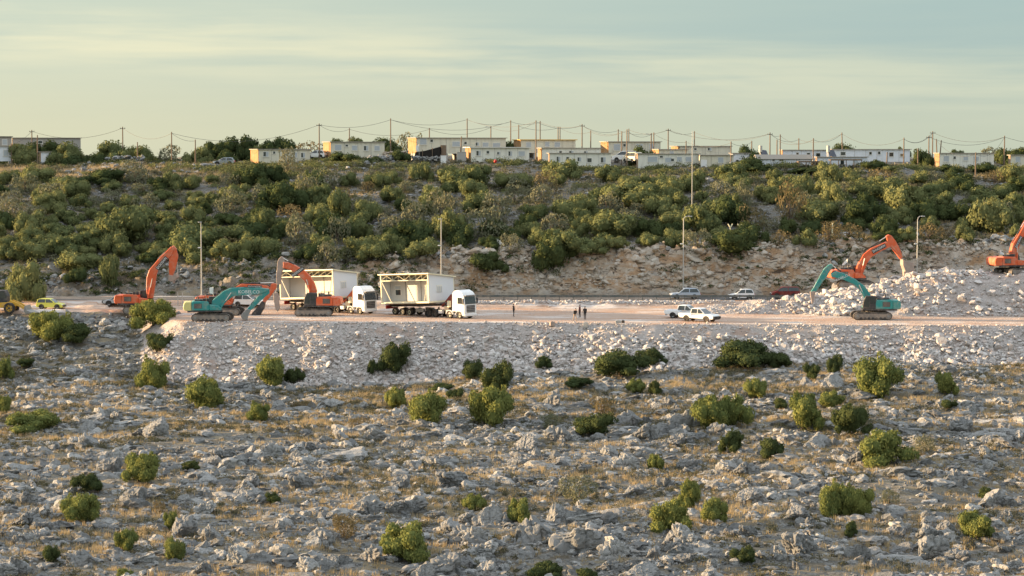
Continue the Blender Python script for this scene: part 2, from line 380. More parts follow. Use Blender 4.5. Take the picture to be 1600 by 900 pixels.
class MB:
    """collects shapes of one part and links them as one mesh object"""
    def __init__(s): s.v = []; s.f = []; s.m = []; s.mats = []
    def _mi(s, m):
        m = M[m] if isinstance(m, str) else m
        if m not in s.mats: s.mats.append(m)
        return s.mats.index(m)
    def add(s, vs, fs, m):
        b = len(s.v); s.v += [tuple(q) for q in vs]; i = s._mi(m)
        for f in fs: s.f.append([b + q for q in f]); s.m.append(i)
        return s
    def box(s, c, d, m, rz=0., ry=0.):
        mt = Euler((0, ry, rz)).to_matrix()
        vs = [Vector(c) + mt @ Vector((sx * d[0] / 2, sy * d[1] / 2, sz * d[2] / 2)) for sx in (-1, 1) for sy in (-1, 1) for sz in (-1, 1)]
        return s.add(vs, [(0, 1, 3, 2), (4, 6, 7, 5), (0, 4, 5, 1), (2, 3, 7, 6), (0, 2, 6, 4), (1, 5, 7, 3)], m)
    def prism(s, poly, y0, y1, m, hw=None):
        """side outline (x,z) extruded across y; hw(x,z) scales the half width"""
        n = len(poly); vs = []
        for y in (y0, y1):
            for (x, z) in poly:
                q = hw(x, z) if hw else 1.
                vs.append((x, y * q, z))
        fs = [tuple(range(n))[::-1], tuple(range(n, 2 * n))] + [(i, (i + 1) % n, n + (i + 1) % n, n + i) for i in range(n)]
        return s.add(vs, fs, m)
    def tube(s, p0, p1, r0, m, r1=None, n=8):
        p0, p1 = Vector(p0), Vector(p1); r1 = r0 if r1 is None else r1
        q = (p1 - p0).to_track_quat('Z', 'Y').to_matrix(); vs = []
        for p, r in ((p0, r0), (p1, r1)):
            for i in range(n):
                a = 2 * math.pi * i / n; vs.append(p + q @ Vector((r * math.cos(a), r * math.sin(a), 0)))
        return s.add(vs, [tuple(range(n))[::-1], tuple(range(n, 2 * n))] + [(i, (i + 1) % n, n + (i + 1) % n, n + i) for i in range(n)], m)
    def path(s, pts, r, m, n=6):
        for a, b in zip(pts[:-1], pts[1:]): s.tube(a, b, r, m, n=n)
        return s
    def panel(s, pts, t, m):
        """a flat plate through pts (any planar outline), t thick along its normal"""
        p = [Vector(q) for q in pts]; nn = (p[1] - p[0]).cross(p[2] - p[0]).normalized(); n = len(p)
        vs = p + [q + nn * t for q in p]
        return s.add(vs, [tuple(range(n))[::-1], tuple(range(n, 2 * n))] + [(i, (i + 1) % n, n + (i + 1) % n, n + i) for i in range(n)], m)
    def build(s, name, parent=None, bevel=0., smooth=False):
        me = bpy.data.meshes.new(name); me.from_pydata(s.v, [], s.f)
        for m in s.mats: me.materials.append(m)
        for p, i in zip(me.polygons, s.m): p.material_index = i
        bm = bmesh.new(); bm.from_mesh(me)
        if bevel: bmesh.ops.bevel(bm, geom=bm.edges[:], offset=bevel, segments=1, affect='EDGES', clamp_overlap=True)
        bmesh.ops.recalc_face_normals(bm, faces=bm.faces[:]); bm.to_mesh(me); bm.free()
        if smooth:
            for p in me.polygons: p.use_smooth = True
        return link(name, me, parent)
def copy_tree(o, parent=None):
    c = o.copy(); C.objects.link(c)
    if parent is not None: c.parent = parent
    for ch in list(o.children): copy_tree(ch, c)
    return c
def lettering(text, size, m, parent, loc, rot, name='lettering'):
    cu = bpy.data.curves.new('t', 'FONT'); cu.body = text; cu.size = size; cu.extrude = .008; cu.align_x = 'CENTER'; cu.align_y = 'CENTER'
    cu.resolution_u = 2
    to = bpy.data.objects.new('t', cu); C.objects.link(to)
    me = bpy.data.meshes.new_from_object(to.evaluated_get(bpy.context.evaluated_depsgraph_get()))
    bpy.data.objects.remove(to); bpy.data.curves.remove(cu)
    me.materials.clear(); me.materials.append(M[m])
    o = link(name, me, parent); o.location = loc; o.rotation_euler = rot
    return o

# ------------------------------------------------------------------ ground: one sheet out to the horizon
def axis(stops):
    r = []
    for a, b, st in stops: r += list(np.arange(a, b, st))
    r.append(stops[-1][1]); return np.array(r)
gy = axis([(2, 120, 8), (120, 150, 1.5), (150, 262, .38), (262, 334, .2), (334, 405, .45), (405, 480, 1.5), (480, 800, 20), (800, 6000, 400)])
gt = axis([(-1.6, -.5, .08), (-.5, -.31, .01), (-.31, .31, .0012), (.31, .5, .01), (.5, 1.6, .08)])
gxx = gy[:, None] * gt[None, :]; gyy = np.repeat(gy[:, None], len(gt), 1)
gzz, isfill, isplat, isheap = H(gxx, gyy, True, True)
nr, nc = gxx.shape
idx = np.arange(nr * nc).reshape(nr, nc)
quads = np.stack([idx[:-1, :-1], idx[:-1, 1:], idx[1:, 1:], idx[1:, :-1]], -1).reshape(-1, 4)
gme = np_mesh('ground', np.stack([gxx, gyy, gzz], -1).reshape(-1, 3), quads, [M['ground']], smooth=True)
cut = sst(gyy, 323.2, 324.5) * (1 - sst(gyy, 331, 335 + 3 * noise(gxx * .3, gyy * .3, 5))) * (.30 + .70 * sst(gxx, -40, -12))
zone = np.zeros((nr * nc, 4), np.float32); zone[:, 3] = 1
shoulder = (gyy > 301) & (gyy < 323.6) & (gyy > np.where(gxx > -50, 280, 302.5))
zone[:, 0] = (isplat | (shoulder & ~isheap)).ravel(); zone[:, 1] = cut.ravel() * (1 - zone[:, 0])
zone[:, 2] = ((isfill | isheap) & ~isplat).ravel()
ca = gme.color_attributes.new('zone', 'FLOAT_COLOR', 'POINT'); ca.data.foreach_set('color', zone.ravel())
gob = link('ground', gme); tag(gob, kind='structure')

# the road behind the platform: asphalt sheet with edge and centre lines
def strip(name, x0, x1, y0, y1, dz, m, dash=None):
    mb = MB(); x = x0; st = 2.0
    while x < x1:
        if dash is None or int((x - x0) / dash) % 2 == 0:
            q = [(a, b, gz(a, 319.) + dz) for a, b in ((x, y0), (min(x + st, x1), y0), (min(x + st, x1), y1), (x, y1))]
            mb.add(q, [(0, 1, 2, 3)], m)
        x += st
    return mb
def road_z(x): return .95
rd = MB(); rd.add([(-260, 316.2, .95), (260, 316.2, .95), (260, 322.6, .95), (-260, 322.6, .95), (-260, 316.2, .6), (260, 316.2, .6)], [(0, 1, 2, 3), (4, 5, 1, 0)], 'asphalt')
tag(rd.build('road'), kind='structure')
mk = MB()
for yy in (316.6, 322.2): mk.add([(-260, yy - .07, .954), (260, yy - .07, .954), (260, yy + .07, .954), (-260, yy + .07, .954)], [(0, 1, 2, 3)], 'roadpaint')
for i in range(-40, 40): mk.add([(i * 6, 319.33, .954), (i * 6 + 3, 319.33, .954), (i * 6 + 3, 319.47, .954), (i * 6, 319.47, .954)], [(0, 1, 2, 3)], 'roadpaint')
tag(mk.build('road_marking'), kind='structure')

# ------------------------------------------------------------------ rocks
rng = np.random.default_rng(7)
def ico(n):
    bm = bmesh.new(); bmesh.ops.create_icosphere(bm, subdivisions=n, radius=1)
    V = np.array([v.co[:] for v in bm.verts]); Fc = np.array([[v.index for v in f.verts] for f in bm.faces]); bm.free()
    return V, Fc
ICO = {n: ico(n) for n in (2, 3, 4, 5)}
def rock(n, seed, cuts=7, rough=.12, angular=1., pits=0., crag=0., tlo=.45, thi=.85):
    r = np.random.default_rng(seed); V, Fc = ICO[n]; V = V.copy()
    for i in range(cuts):
        d = r.normal(size=3); d /= np.linalg.norm(d); t = r.uniform(tlo, thi)
        s = V @ d; o = s > t; V[o] -= np.outer((s[o] - t) * angular, d)
    f = 1 + rough * (fbm(V[:, 0] * 1.6 + seed, V[:, 1] * 1.6 + V[:, 2] * 1.3, seed, 3) - .5) * 2
    V = V * f[:, None]
    if crag:   # crevices and blunt ridges
        q = np.abs(2 * noise(V[:, 0] * 2.1 + seed * 3.7, V[:, 1] * 2.1 + V[:, 2] * 1.9, seed + 5) - 1); q2 = np.abs(2 * noise(V[:, 0] * 4.6 + seed, V[:, 2] * 4.2 - V[:, 1] * 3.1, seed + 9) - 1)
        V = V * (1 - crag * np.clip(1 - q * 3.2, 0, 1) - crag * .6 * np.clip(1 - q2 * 2.6, 0, 1))[:, None]
    if pits:   # solution grooves that run down the stone
        a = np.arctan2(V[:, 1], V[:, 0]); V[:, :2] *= (1 - pits * noise(a * 5, V[:, 2] * .8, seed))[:, None]
    return V, Fc
RUB = [rock(2, 100 + i, 14, .06, tlo=.38, thi=.72) for i in range(14)]
LIM_S = [rock(2, 200 + i, 7, .22, .85, crag=.16, tlo=.42, thi=.8) for i in range(14)]
LIM_L = [rock(3, 300 + i, 8, .25, .8, .10, crag=.24, tlo=.42, thi=.8) for i in range(14)]
def place_many(variants, P, sc, rz, tilt, tint):
    """P (n,3), sc (n,3): one big vertex and face array"""
    n = len(P); pick = rng.integers(0, len(variants), n); Vs, Fs, Ts = [], [], []; off = 0
    for k_, (V, Fc) in enumerate(variants):
        w = np.where(pick == k_)[0]
        if not len(w): continue
        A = V[None] * sc[w][:, None, :]
        ct, st = np.cos(tilt[w])[:, None], np.sin(tilt[w])[:, None]
        x = A[..., 0] * ct + A[..., 2] * st; z = -A[..., 0] * st + A[..., 2] * ct; y = A[..., 1]
        c, s = np.cos(rz[w])[:, None], np.sin(rz[w])[:, None]
        B = np.stack([x * c - y * s, x * s + y * c, z], -1) + P[w][:, None, :]
        nv = V.shape[0]
        Vs.append(B.reshape(-1, 3)); Ts.append(np.repeat(tint[w], nv))
        Fs.append((Fc[None] + (np.arange(len(w)) * nv)[:, None, None] + off).reshape(-1, Fc.shape[1])); off += nv * len(w)
    return np.concatenate(Vs), np.concatenate(Fs), np.concatenate(Ts)
def scatter(n, ymin, ymax, dens=None, margin=1.30, xr=None):
    out = []; got = 0
    while got < n:
        y = np.sqrt(rng.uniform(ymin ** 2, ymax ** 2, 4 * n)); t = rng.uniform(-.2338 * margin, .2338 * margin, 4 * n); x = y * t
        if xr is not None: x = rng.uniform(xr[0], xr[1], 4 * n)
        if dens is not None:
            kp = rng.random(4 * n) < dens(x, y); x, y = x[kp], y[kp]
        out.append(np.stack([x, y], 1)); got += len(x)
    return np.concatenate(out)[:n]
def stuff_rocks(name, label, parts, mat):
    Vs, Fs, Ts = [], [], []; off = 0
    for V, Fc, T in parts:
        Vs.append(V); Fs.append(Fc + off); Ts.append(T); off += len(V)
    me = np_mesh(name, np.concatenate(Vs), np.concatenate(Fs), [mat], False, np.concatenate(Ts))
    return tag(link(name, me), label, 'rocks', None, 'stuff')
def rocky(x, y):
    a = fbm(x * .085, y * .16, 51, 3); b = fbm(x * .4, y * .7, 52, 2)
    return np.clip((a * .55 + b * .5 - .40) * 6, .12, 1)
def nat_only(x, y):
    _, fl, pl, hp = H(x, y, False, True); return ~(fl | pl | hp)
def field(n, smin, smax, p, y0=150, y1=300):
    n = int(n * 1.2); xy = scatter(n, y0, y1, lambda x, y: rocky(x, y) * nat_only(x, y)); x, y = xy.T
    s = smin * (1 - rng.random(n) * (1 - (smax / smin) ** -p)) ** (-1 / p)
    sc = np.stack([s * rng.uniform(.8, 1.5, n), s * rng.uniform(.7, 1.1, n), s * rng.uniform(.42, .82, n)], 1) * .5
    return x, y, s, sc
parts = []
x, y, s, sc = field(44000, .20, .85, 1.2)
parts.append(place_many(LIM_S, np.stack([x, y, H(x, y) + sc[:, 2] * .15], 1), sc, rng.uniform(0, 6.28, len(x)), rng.normal(0, .2, len(x)), rng.random(len(x))))
x, y, s, sc = field(5200, .7, 2.3, 1.8)
parts.append(place_many(LIM_L, np.stack([x, y, H(x, y) + sc[:, 2] * .12], 1), sc, rng.normal(0, .5, len(x)), rng.normal(0, .15, len(x)), rng.random(len(x))))
x, y, s, sc = field(620, 1.5, 3.4, 2.0)
sc[:, 2] *= .62; sc[:, 0] *= 1.2
parts.append(place_many(LIM_L, np.stack([x, y, H(x, y) + sc[:, 2] * .05], 1), sc, rng.normal(0, .35, len(x)), rng.normal(0, .04, len(x)), rng.random(len(x))))
# loose stone between the bushes of the hillside
xy = scatter(5000, 331, 402, lambda x, y: np.clip((fbm(x * .07, y * .12, 61, 3) - .42) * 6, .03, 1)); x, y = xy.T
s = .35 * (1 - rng.random(len(x)) * .93) ** (-1 / 1.8); s = np.minimum(s, 1.5)
sc = np.stack([s * rng.uniform(.8, 1.4, len(x)), s, s * rng.uniform(.4, .8, len(x))], 1) * .5
parts.append(place_many(LIM_S, np.stack([x, y, H(x, y) + sc[:, 2] * .2], 1), sc, rng.uniform(0, 6.28, len(x)), rng.normal(0, .2, len(x)), rng.random(len(x))))
stuff_rocks('field_stones', 'grey limestone strewn over the field and the hillside', parts, M['limestone'])

# broken white rock: embankment face, heap, bunds
def rubble(n, smin, smax, p, dens, y0, y1, xr=None):
    n = int(n * (1.15 if xr is None else 1)); xy = scatter(n, y0, y1, dens, 1.30, xr); x, y = xy.T
    s = smin * (1 - rng.random(n) * (1 - (smax / smin) ** -p)) ** (-1 / p)
    sc = np.stack([s * rng.uniform(.8, 1.35, n), s * rng.uniform(.8, 1.2, n), s * rng.uniform(.6, 1., n)], 1) * .5
    return place_many(RUB, np.stack([x, y, H(x, y) + sc[:, 2] * .35], 1), sc, rng.uniform(0, 6.28, n), rng.normal(0, .5, n), rng.random(n))
def on_fill(x, y):
    z, fl, pl, hp = H(x, y, False, True)
    low = np.clip(-z / 6., 0, 1)
    return fl * (.35 + .65 * low) * np.clip((fbm(x * .16, y * .3, 63, 3) - .36) * 5 + sst(x, 0, 20) * .5, .12, 1)
def on_fill_low(x, y):
    z, fl, pl, hp = H(x, y, False, True); return fl * sst(-z, .4, 4.5) * (.25 + .75 * sst(x, -30, 20))
def fill_foot(x, y):
    z, fl, pl, hp = H(x, y, False, True); z2, fl2, _, _ = H(x, y + 1.2, False, True); return (~fl & ~pl & fl2) * 1.
def on_heap(x, y):
    z, fl, pl, hp = H(x, y, False, True); return hp * np.clip((fbm(x * .16, y * .22, 62, 3) - .36) * 6, .12, 1)
def edge_rim(x, y): return np.exp(-((y - edge_y(x) - .3) / .5) ** 2) * (x > edge_x(y)) * (.25 + .75 * (fbm(x * .2, y * 0, 64, 2) > .5))
parts = [rubble(17000, .14, .55, 1.3, on_fill, 266, 288), rubble(5200, .45, 1.3, 2.0, on_fill_low, 266, 288), rubble(700, .4, 1.5, 1.6, fill_foot, 262, 286),
         rubble(8500, .16, .7, 1.3, on_heap, 292, 317, (24, 82)), rubble(900, .6, 1.5, 2.2, on_heap, 294, 310, (38, 82)),
         rubble(900, .15, .5, 1.5, edge_rim, 278, 290), rubble(1500, .08, .22, 2.0, lambda x, y: H(x, y, False, True)[2] * (fbm(x * .12, y * .3, 65, 2) > .48), 282, 313),
         rubble(1500, .2, .7, 1.6, lambda x, y: np.exp(-((y - 313.6) / .7) ** 2) * (x > -8) * (x < 32), 311, 316)]
stuff_rocks('rubble', 'broken pale rock on the embankment and the heap', parts, M['rubble'])
# cut face behind the road, and the pale stones along its top
def on_cut(x, y): return sst(x, -62, -30) * (fbm(x * .2, y * .4, 66, 3) > .50)
def cutrocks(n, smin, smax, p, dens, y0, y1, up=.1, xr=None):
    n = int(n * (1.15 if xr is None else 1)); xy = scatter(n, y0, y1, dens, 1.30, xr); x, y = xy.T
    s = smin * (1 - rng.random(n) * (1 - (smax / smin) ** -p)) ** (-1 / p)
    sc = np.stack([s * rng.uniform(.8, 1.5, n), s * rng.uniform(.7, 1.1, n), s * rng.uniform(.5, .9, n)], 1) * .5
    return place_many(LIM_S, np.stack([x, y, H(x, y) + sc[:, 2] * up], 1), sc, rng.uniform(0, 6.28, n), rng.normal(0, .3, n), rng.random(n))
stuff_rocks('cut_stones', 'tan rock on the road cut', [cutrocks(2600, .3, 1.3, 1.4, lambda x, y: on_cut(x, y) * (x > -25), 324.2, 331.5), cutrocks(230, 1.0, 2.6, 1.6, lambda x, y: ((x > -22) & (x < 60)) * (fbm(x * .25, y * .4, 69, 2) > .5), 324.6, 331., -.25)], M['cliffrock'])
stuff_rocks('ledge_stones', 'pale stones along the top of the road cut', [
    cutrocks(950, .35, 1.5, 1.6, lambda x, y: (fbm(x * .15, y * .5, 67, 2) > .42) * np.exp(-((y - 331.5 - np.where(x < -30, -2., 0.)) / 2.2) ** 2) * (.3 + .7 * (np.abs(x - 10) > 22)), 322, 337, .4),
    cutrocks(700, .3, 1.3, 1.5, lambda x, y: (fbm(x * .2, y * .5, 68, 2) > .46) * ((x < -8) | (x > 44)), 324.3, 331, .3),
    cutrocks(420, .4, 1.4, 1.5, lambda x, y: (x < -46) * np.exp(-((y - 299) / 2.2) ** 2), 293, 304, .3),
    cutrocks(330, .4, 1.3, 1.5, lambda x, y: ((np.abs(x + 71) < 9) | (np.abs(x + 35) < 12) | (np.abs(x + 58) < 5)) * np.exp(-((y - 394) / 4.) ** 2), 384, 408, .6)], M['limestone'])

# ------------------------------------------------------------------ dry grass and low scrub
def blades(n_t, per, h0, h1, w, name, label, mat, dens, y0, y1, spread=.28, lean=.35):
    n_t = int(n_t * 1.2); xy = scatter(n_t, y0, y1, dens); x, y = xy.T; z = H(x, y)
    n = n_t * per; ti = np.repeat(np.arange(n_t), per)
    a = rng.uniform(0, 6.28, n); r = spread * np.sqrt(rng.random(n)); hs = np.repeat(rng.uniform(h0, h1, n_t), per) * rng.uniform(.6, 1.1, n)
    bx, by = x[ti] + r * np.cos(a), y[ti] + r * np.sin(a); bz = z[ti] - .04
    la = rng.uniform(0, 6.28, n); lx, ly = np.cos(la), np.sin(la); ll = hs * rng.uniform(0, lean, n)
    fa = rng.uniform(-.9, .9, n); wx, wy = np.cos(fa) * w * .5, np.sin(fa) * w * .5
    V = np.stack([np.stack([bx - wx, by - wy, bz], 1), np.stack([bx + wx, by + wy, bz], 1), np.stack([bx + lx * ll, by + ly * ll, bz + hs], 1)], 1).reshape(-1, 3)
    me = np_mesh(name, V, np.arange(3 * n).reshape(-1, 3), [mat], False, np.repeat(np.repeat(rng.random(n_t), per) * .6 + .4 * rng.random(n), 3))
    return tag(link(name, me), label, 'grass', None, 'stuff')
def grassy(x, y):
    return np.clip((fbm(x * .06, y * .14, 81, 3) * .7 + fbm(x * .3, y * .5, 82, 2) * .4 - .47) * 5, .05, 1) * nat_only(x, y)
def crest(x, y): return np.exp(-((y - 392) / 6.) ** 2) * sst(-x, 40, 52) + .12 * (fbm(x * .08, y * .12, 83, 2) > .55)
blades(19000, 11, .28, .62, .05, 'dry_grass', 'dry straw grass between the field stones', M['grass'], grassy, 150, 283)
blades(5200, 10, .35, .75, .08, 'hill_grass', 'dry straw grass over the hillside and its crest', M['grass'], crest, 331, 408, .5)
blades(500, 12, .4, .8, .07, 'verge_grass', 'dry straw grass along the ledge over the road', M['grass'], lambda x, y: np.exp(-((y - 334.5) / 1.2) ** 2) * (x > 30), 331, 340, .5)
def tufts(n_t, per, r0, r1, size, name, label, mat, dens, y0, y1, cat='scrub', flat=.7):
    n_t = int(n_t * 1.2); xy = scatter(n_t, y0, y1, dens); x, y = xy.T; z = H(x, y); n = n_t * per; ti = np.repeat(np.arange(n_t), per)
    d = rng.normal(size=(n, 3)); d /= np.linalg.norm(d, axis=1)[:, None]; d[:, 2] = np.abs(d[:, 2])
    rr = rng.uniform(r0, r1, n_t)[ti]; q = rng.uniform(.55, 1.05, n)
    P = np.stack([x[ti], y[ti], z[ti]], 1) + d * (rr * q)[:, None] * np.array([1, 1, flat])
    return leaf_object(name, label, P, d, size * rng.uniform(.7, 1.4, n), mat, cat, np.repeat(rng.random(n_t), per) * .5 + rng.random(n) * .5)
def leaf_quads(P, N, size, r, out=.55):
    """one small quad per point, turned loosely outward"""
    n = len(P); Q = N * out + r.normal(size=(n, 3)) * (1 - out); Q /= np.linalg.norm(Q, axis=1)[:, None] + 1e-9
    up = r.normal(size=(n, 3)); U = np.cross(Q, up); U /= np.linalg.norm(U, axis=1)[:, None] + 1e-9; Wv = np.cross(Q, U)
    s = (np.asarray(size) * np.ones(n))[:, None]
    V = np.stack([P - U * s * .5, P + Wv * s * .32, P + U * s * .5, P - Wv * s * .32], 1).reshape(-1, 3)
    return V, np.arange(4 * n).reshape(-1, 4)
def leaf_object(name, label, P, N, size, mat, cat, tint):
    V, Fc = leaf_quads(P, N, size, rng)
    return tag(link(name, np_mesh(name, V, Fc, [mat], False, np.repeat(tint, 4))), label, cat, None, 'stuff')
def scrubby(x, y): return np.clip((fbm(x * .11, y * .2, 91, 3) - .43) * 6, .03, 1) * nat_only(x, y)
tufts(4600, 90, .28, .85, .13, 'scrub', 'low brown scrub between the field stones', M['scrub'], lambda x, y: scrubby(x, y) * (.45 + .55 * sst(y, 195, 250)), 150, 300)
tufts(5200, 60, .4, 1.1, .20, 'hill_scrub', 'low brown scrub between the hillside bushes', M['scrub'], lambda x, y: .25 + .75 * (fbm(x * .12, y * .2, 92, 2) > .47), 328, 404)
tufts(560, 130, .6, 1.3, .24, 'thicket', 'low green undergrowth filling the hillside between the bushes', M['leaf_far'], lambda x, y: sst(fbm(x * .10, y * .16, 94, 2), .40, .55) * (y > np.where(x < -25, 329, 333)), 329, 398, 'undergrowth', .75)
tufts(520, 120, .6, 1.5, .22, 'ridge_scrub', 'low green scrub along the ridge under the houses', M['leaf_far'], lambda x, y: (x > -62) * (fbm(x * .12, y * .1, 98, 2) > .42), 389, 398, 'undergrowth', .8)
tufts(420, 110, .5, 1.3, .22, 'crest_scrub', 'low dark scrub behind the grassy crest', M['leaf_dark'], lambda x, y: (x < -30) * (fbm(x * .12, y * .1, 99, 2) > .45), 398, 424, 'undergrowth', .8)
tufts(900, 90, .5, 1.2, .22, 'grey_thicket', 'grey-green undergrowth filling the hillside between the bushes', M['leaf_olive'], lambda x, y: sst(fbm(x * .10 + 40, y * .16, 97, 2), .40, .55) * (y > 333), 329, 398, 'undergrowth', .9)
tufts(1100, 70, .4, 1.1, .20, 'cut_scrub', 'dark scrub hanging on the road cut', M['leaf_dark'], lambda x, y: (fbm(x * .12, y * .3, 93, 2) > .47) * np.where(np.abs(x - 12) < 26, .3, 1.) * ((y > 324)), 324, 333)

# ------------------------------------------------------------------ shrubs: leaf clumps round several lobes, stems below
def crown_mesh(name, seed, n, size, mat, lobes=9, spread=.72, lr=(.24, .46), flat=1., core=True, twig=.0, small=30, zf=.58):
    r = np.random.default_rng(seed); Cn, Rd = [], []
    for i in range(lobes):
        a = r.uniform(0, 6.28); q = spread * math.sqrt(r.random()); h = r.uniform(.16, .20 + .60 * math.sqrt(max(0., 1 - (q / .86) ** 2)))
        Cn.append((q * math.cos(a), q * math.sin(a), h)); Rd.append(r.uniform(*lr) * (1 - .7 * max(0, h - .45)))
    Cn.append((0, 0, .38)); Rd.append(.46)
    for i in range(small):        # small sprays standing off the lobes: a ragged outline
        j = r.integers(0, len(Rd)); dv = r.normal(size=3); dv /= np.linalg.norm(dv); dv[2] = abs(dv[2]) * .9 - .1
        if j < lobes + 1 and Cn[j][2] > .12: Cn.append(tuple(np.array(Cn[j]) + dv * Rd[j] * .95)); Rd.append(r.uniform(.07, .15))
    Cn, Rd = np.array(Cn), np.array(Rd); Ps, Ns = [], []; got = 0
    while got < n:
        i = r.choice(len(Rd), 3 * n, p=Rd ** 2 / (Rd ** 2).sum()); d = r.normal(size=(3 * n, 3)); d /= np.linalg.norm(d, axis=1)[:, None]
        e = 1 + r.normal(0, .10, 3 * n) + (r.random(3 * n) < .06) * r.uniform(0, .2 + twig, 3 * n); p = Cn[i] + d * (Rd[i] * e)[:, None] * np.array([1, 1, zf])
        dd = np.linalg.norm((p[:, None, :] - Cn[None]) / np.array([1, 1, zf]), axis=2) / Rd[None]
        kp = (dd.min(1) > .88) & (p[:, 2] > -.02); Ps.append(p[kp]); Ns.append(d[kp]); got += kp.sum()
    P = np.concatenate(Ps)[:n]; N = np.concatenate(Ns)[:n]
    P = P * np.array([1, 1, 1.]); P[:, 2] = np.clip(P[:, 2], 0, None); hh = np.percentile(P[:, 2], 98.5); P[:, 2] /= hh
    w = np.percentile(np.abs(P[:, :2]), 96.5); P[:, :2] /= w
    V, Fc = leaf_quads(P, N, size * r.uniform(.65, 1.35, n), r, .68)
    T = np.repeat(np.clip(.5 * r.random(n) + .5 * noise(P[:, 0] * 4 + seed, P[:, 1] * 4 + P[:, 2] * 3, seed), 0, 1), 4)
    if core:   # inner leaf mass, so that no light passes straight through the middle
        Vi, Fi = ICO[2]; Q = []
        for c, rr in zip(Cn[:1 + lobes], Rd[:1 + lobes]):
            cc = np.array([c[0] / w, c[1] / w, c[2] / hh]); q = cc + Vi * rr * .86 * np.array([1 / w, 1 / w, zf / hh]); q[:, 2] = np.clip(q[:, 2], .02, None); Q.append(q)
        nv = len(V); Vc = np.concatenate(Q); Fi4 = np.concatenate([Fi + j * len(Vi) for j in range(len(Q))])
        Fq = np.concatenate([Fi4, Fi4[:, 2:3]], 1)
        me = bpy.data.meshes.new(name)
        allV = np.concatenate([V, Vc]); T = np.concatenate([T, np.full(len(Vc), .3)])
        # quads first, then triangles
        me.vertices.add(len(allV)); me.vertices.foreach_set('co', allV.astype(np.float32).ravel())
        li = np.concatenate([Fc.ravel(), (Fi4 + nv).ravel()]).astype(np.int32)
        me.loops.add(len(li)); me.loops.foreach_set('vertex_index', li)
        ls = np.concatenate([np.arange(len(Fc)) * 4, len(Fc) * 4 + np.arange(len(Fi4)) * 3]).astype(np.int32)
        me.polygons.add(len(ls)); me.polygons.foreach_set('loop_start', ls)
        a = me.attributes.new('tint', 'FLOAT', 'POINT'); a.data.foreach_set('value', T.astype(np.float32))
        me.materials.append(M[mat]); me.update(calc_edges=True); return me
    me = np_mesh(name, V, Fc, [M[mat]], False, T); return me
def stem_mesh(seed):
    r = random.Random(seed); mb = MB()
    for i in range(4):
        a = r.uniform(0, 6.28); q = r.uniform(.15, .4)
        mid = (q * .4 * math.cos(a), q * .4 * math.sin(a), .25); end = (q * math.cos(a), q * math.sin(a), .62)
        mb.tube((.03 * math.cos(a), .03 * math.sin(a), -.12), mid, .045, 'bark', .03, 6); mb.tube(mid, end, .03, 'bark', .012, 5)
    o = mb.build('trunk'); me = o.data; bpy.data.objects.remove(o); return me
STEM = [stem_mesh(i) for i in range(3)]
FAR = {'g': [crown_mesh('far_crown', 400 + i, 1500, .105, 'leaf_far', 9 + i % 6, .78, (.20, .42), zf=.80) for i in range(8)],
       'd': [crown_mesh('far_crown', 420 + i, 1400, .105, 'leaf_dark', 10, .78, (.2, .42), zf=.80) for i in range(5)],
       'o': [crown_mesh('far_crown', 440 + i, 1000, .115, 'leaf_olive', 12, .7, (.18, .34), core=False, twig=.25, zf=.80) for i in range(5)],
       'y': [crown_mesh('far_crown', 460 + i, 700, .11, 'leaf_dry', 10, .7, (.2, .36), core=False, twig=.2, zf=.80) for i in range(3)]}
NEAR = {'g': [crown_mesh('near_crown', 500 + i, 3800, .085, 'leaf_near', 12 + i % 5, .78, (.17, .36), twig=.15) for i in range(7)],
        'd': [crown_mesh('near_crown', 520 + i, 3600, .085, 'leaf_dark', 12, .78, (.18, .36), twig=.15) for i in range(5)],
        'y': [crown_mesh('near_crown', 540 + i, 2400, .075, 'leaf_dry', 12, .7, (.18, .34), core=False, twig=.25) for i in range(3)],
        'o': [crown_mesh('near_crown', 560 + i, 2800, .075, 'leaf_olive', 12, .7, (.2, .36), core=False, twig=.2) for i in range(3)]}

# ------------------------------------------------------------------ labels that single one thing out: look + place by what stands near, widest first among neighbours
PENDING = []
def later(o, look, place, w): PENDING.append([o, look, place, w])
ORD = {2: ['wider one', 'narrower one'], 3: ['widest of three', 'middle sized of three', 'smallest of three']}
NTH = ['widest', 'second widest', 'third widest', 'fourth widest', 'fifth widest', 'sixth widest', 'seventh widest', 'eighth widest', 'ninth widest', 'tenth widest', 'eleventh widest', 'twelfth widest',
       'thirteenth widest', 'fourteenth widest', 'fifteenth widest', 'sixteenth widest']
def settle_labels():
    by = {}
    for p in PENDING: by.setdefault((p[1], p[2]), []).append(p)
    for (look, place), L in by.items():
        L.sort(key=lambda p: -p[3])
        for i, p in enumerate(L):
            if len(L) == 1: q = look
            elif len(L) in ORD: q = look + ', ' + ORD[len(L)][i]
            else: q = look + ', ' + NTH[min(i, len(NTH) - 1)] + ' there'
            p[0]['label'] = q + ', ' + place
def near_name(px, marks):
    return min(marks, key=lambda m: abs(m[0] - px))[1]
LOW_MARKS = [(12, 'wheel loader'), (85, 'lime yellow car'), (165, 'silver pickup'), (235, 'first orange excavator'), (320, 'sunlit-backed excavator'), (390, 'white SUV'), (480, 'orange hammer excavator'),
             (565, 'rear truck cab'), (640, 'front truck trailer'), (722, 'front truck cab'), (803, 'lone person'), (865, 'pinkish stone block'), (908, 'group of people'), (970, 'dark paired block'), (1025, 'guard rail middle'),
             (1092, 'white pickups'), (1158, 'white hatchback'), (1226, 'dark red car'), (1290, 'teal excavator hammer'), (1362, 'teal hammer excavator'), (1430, 'heap lamp'), (1500, 'heap middle'), (1580, 'heap-top excavator')]
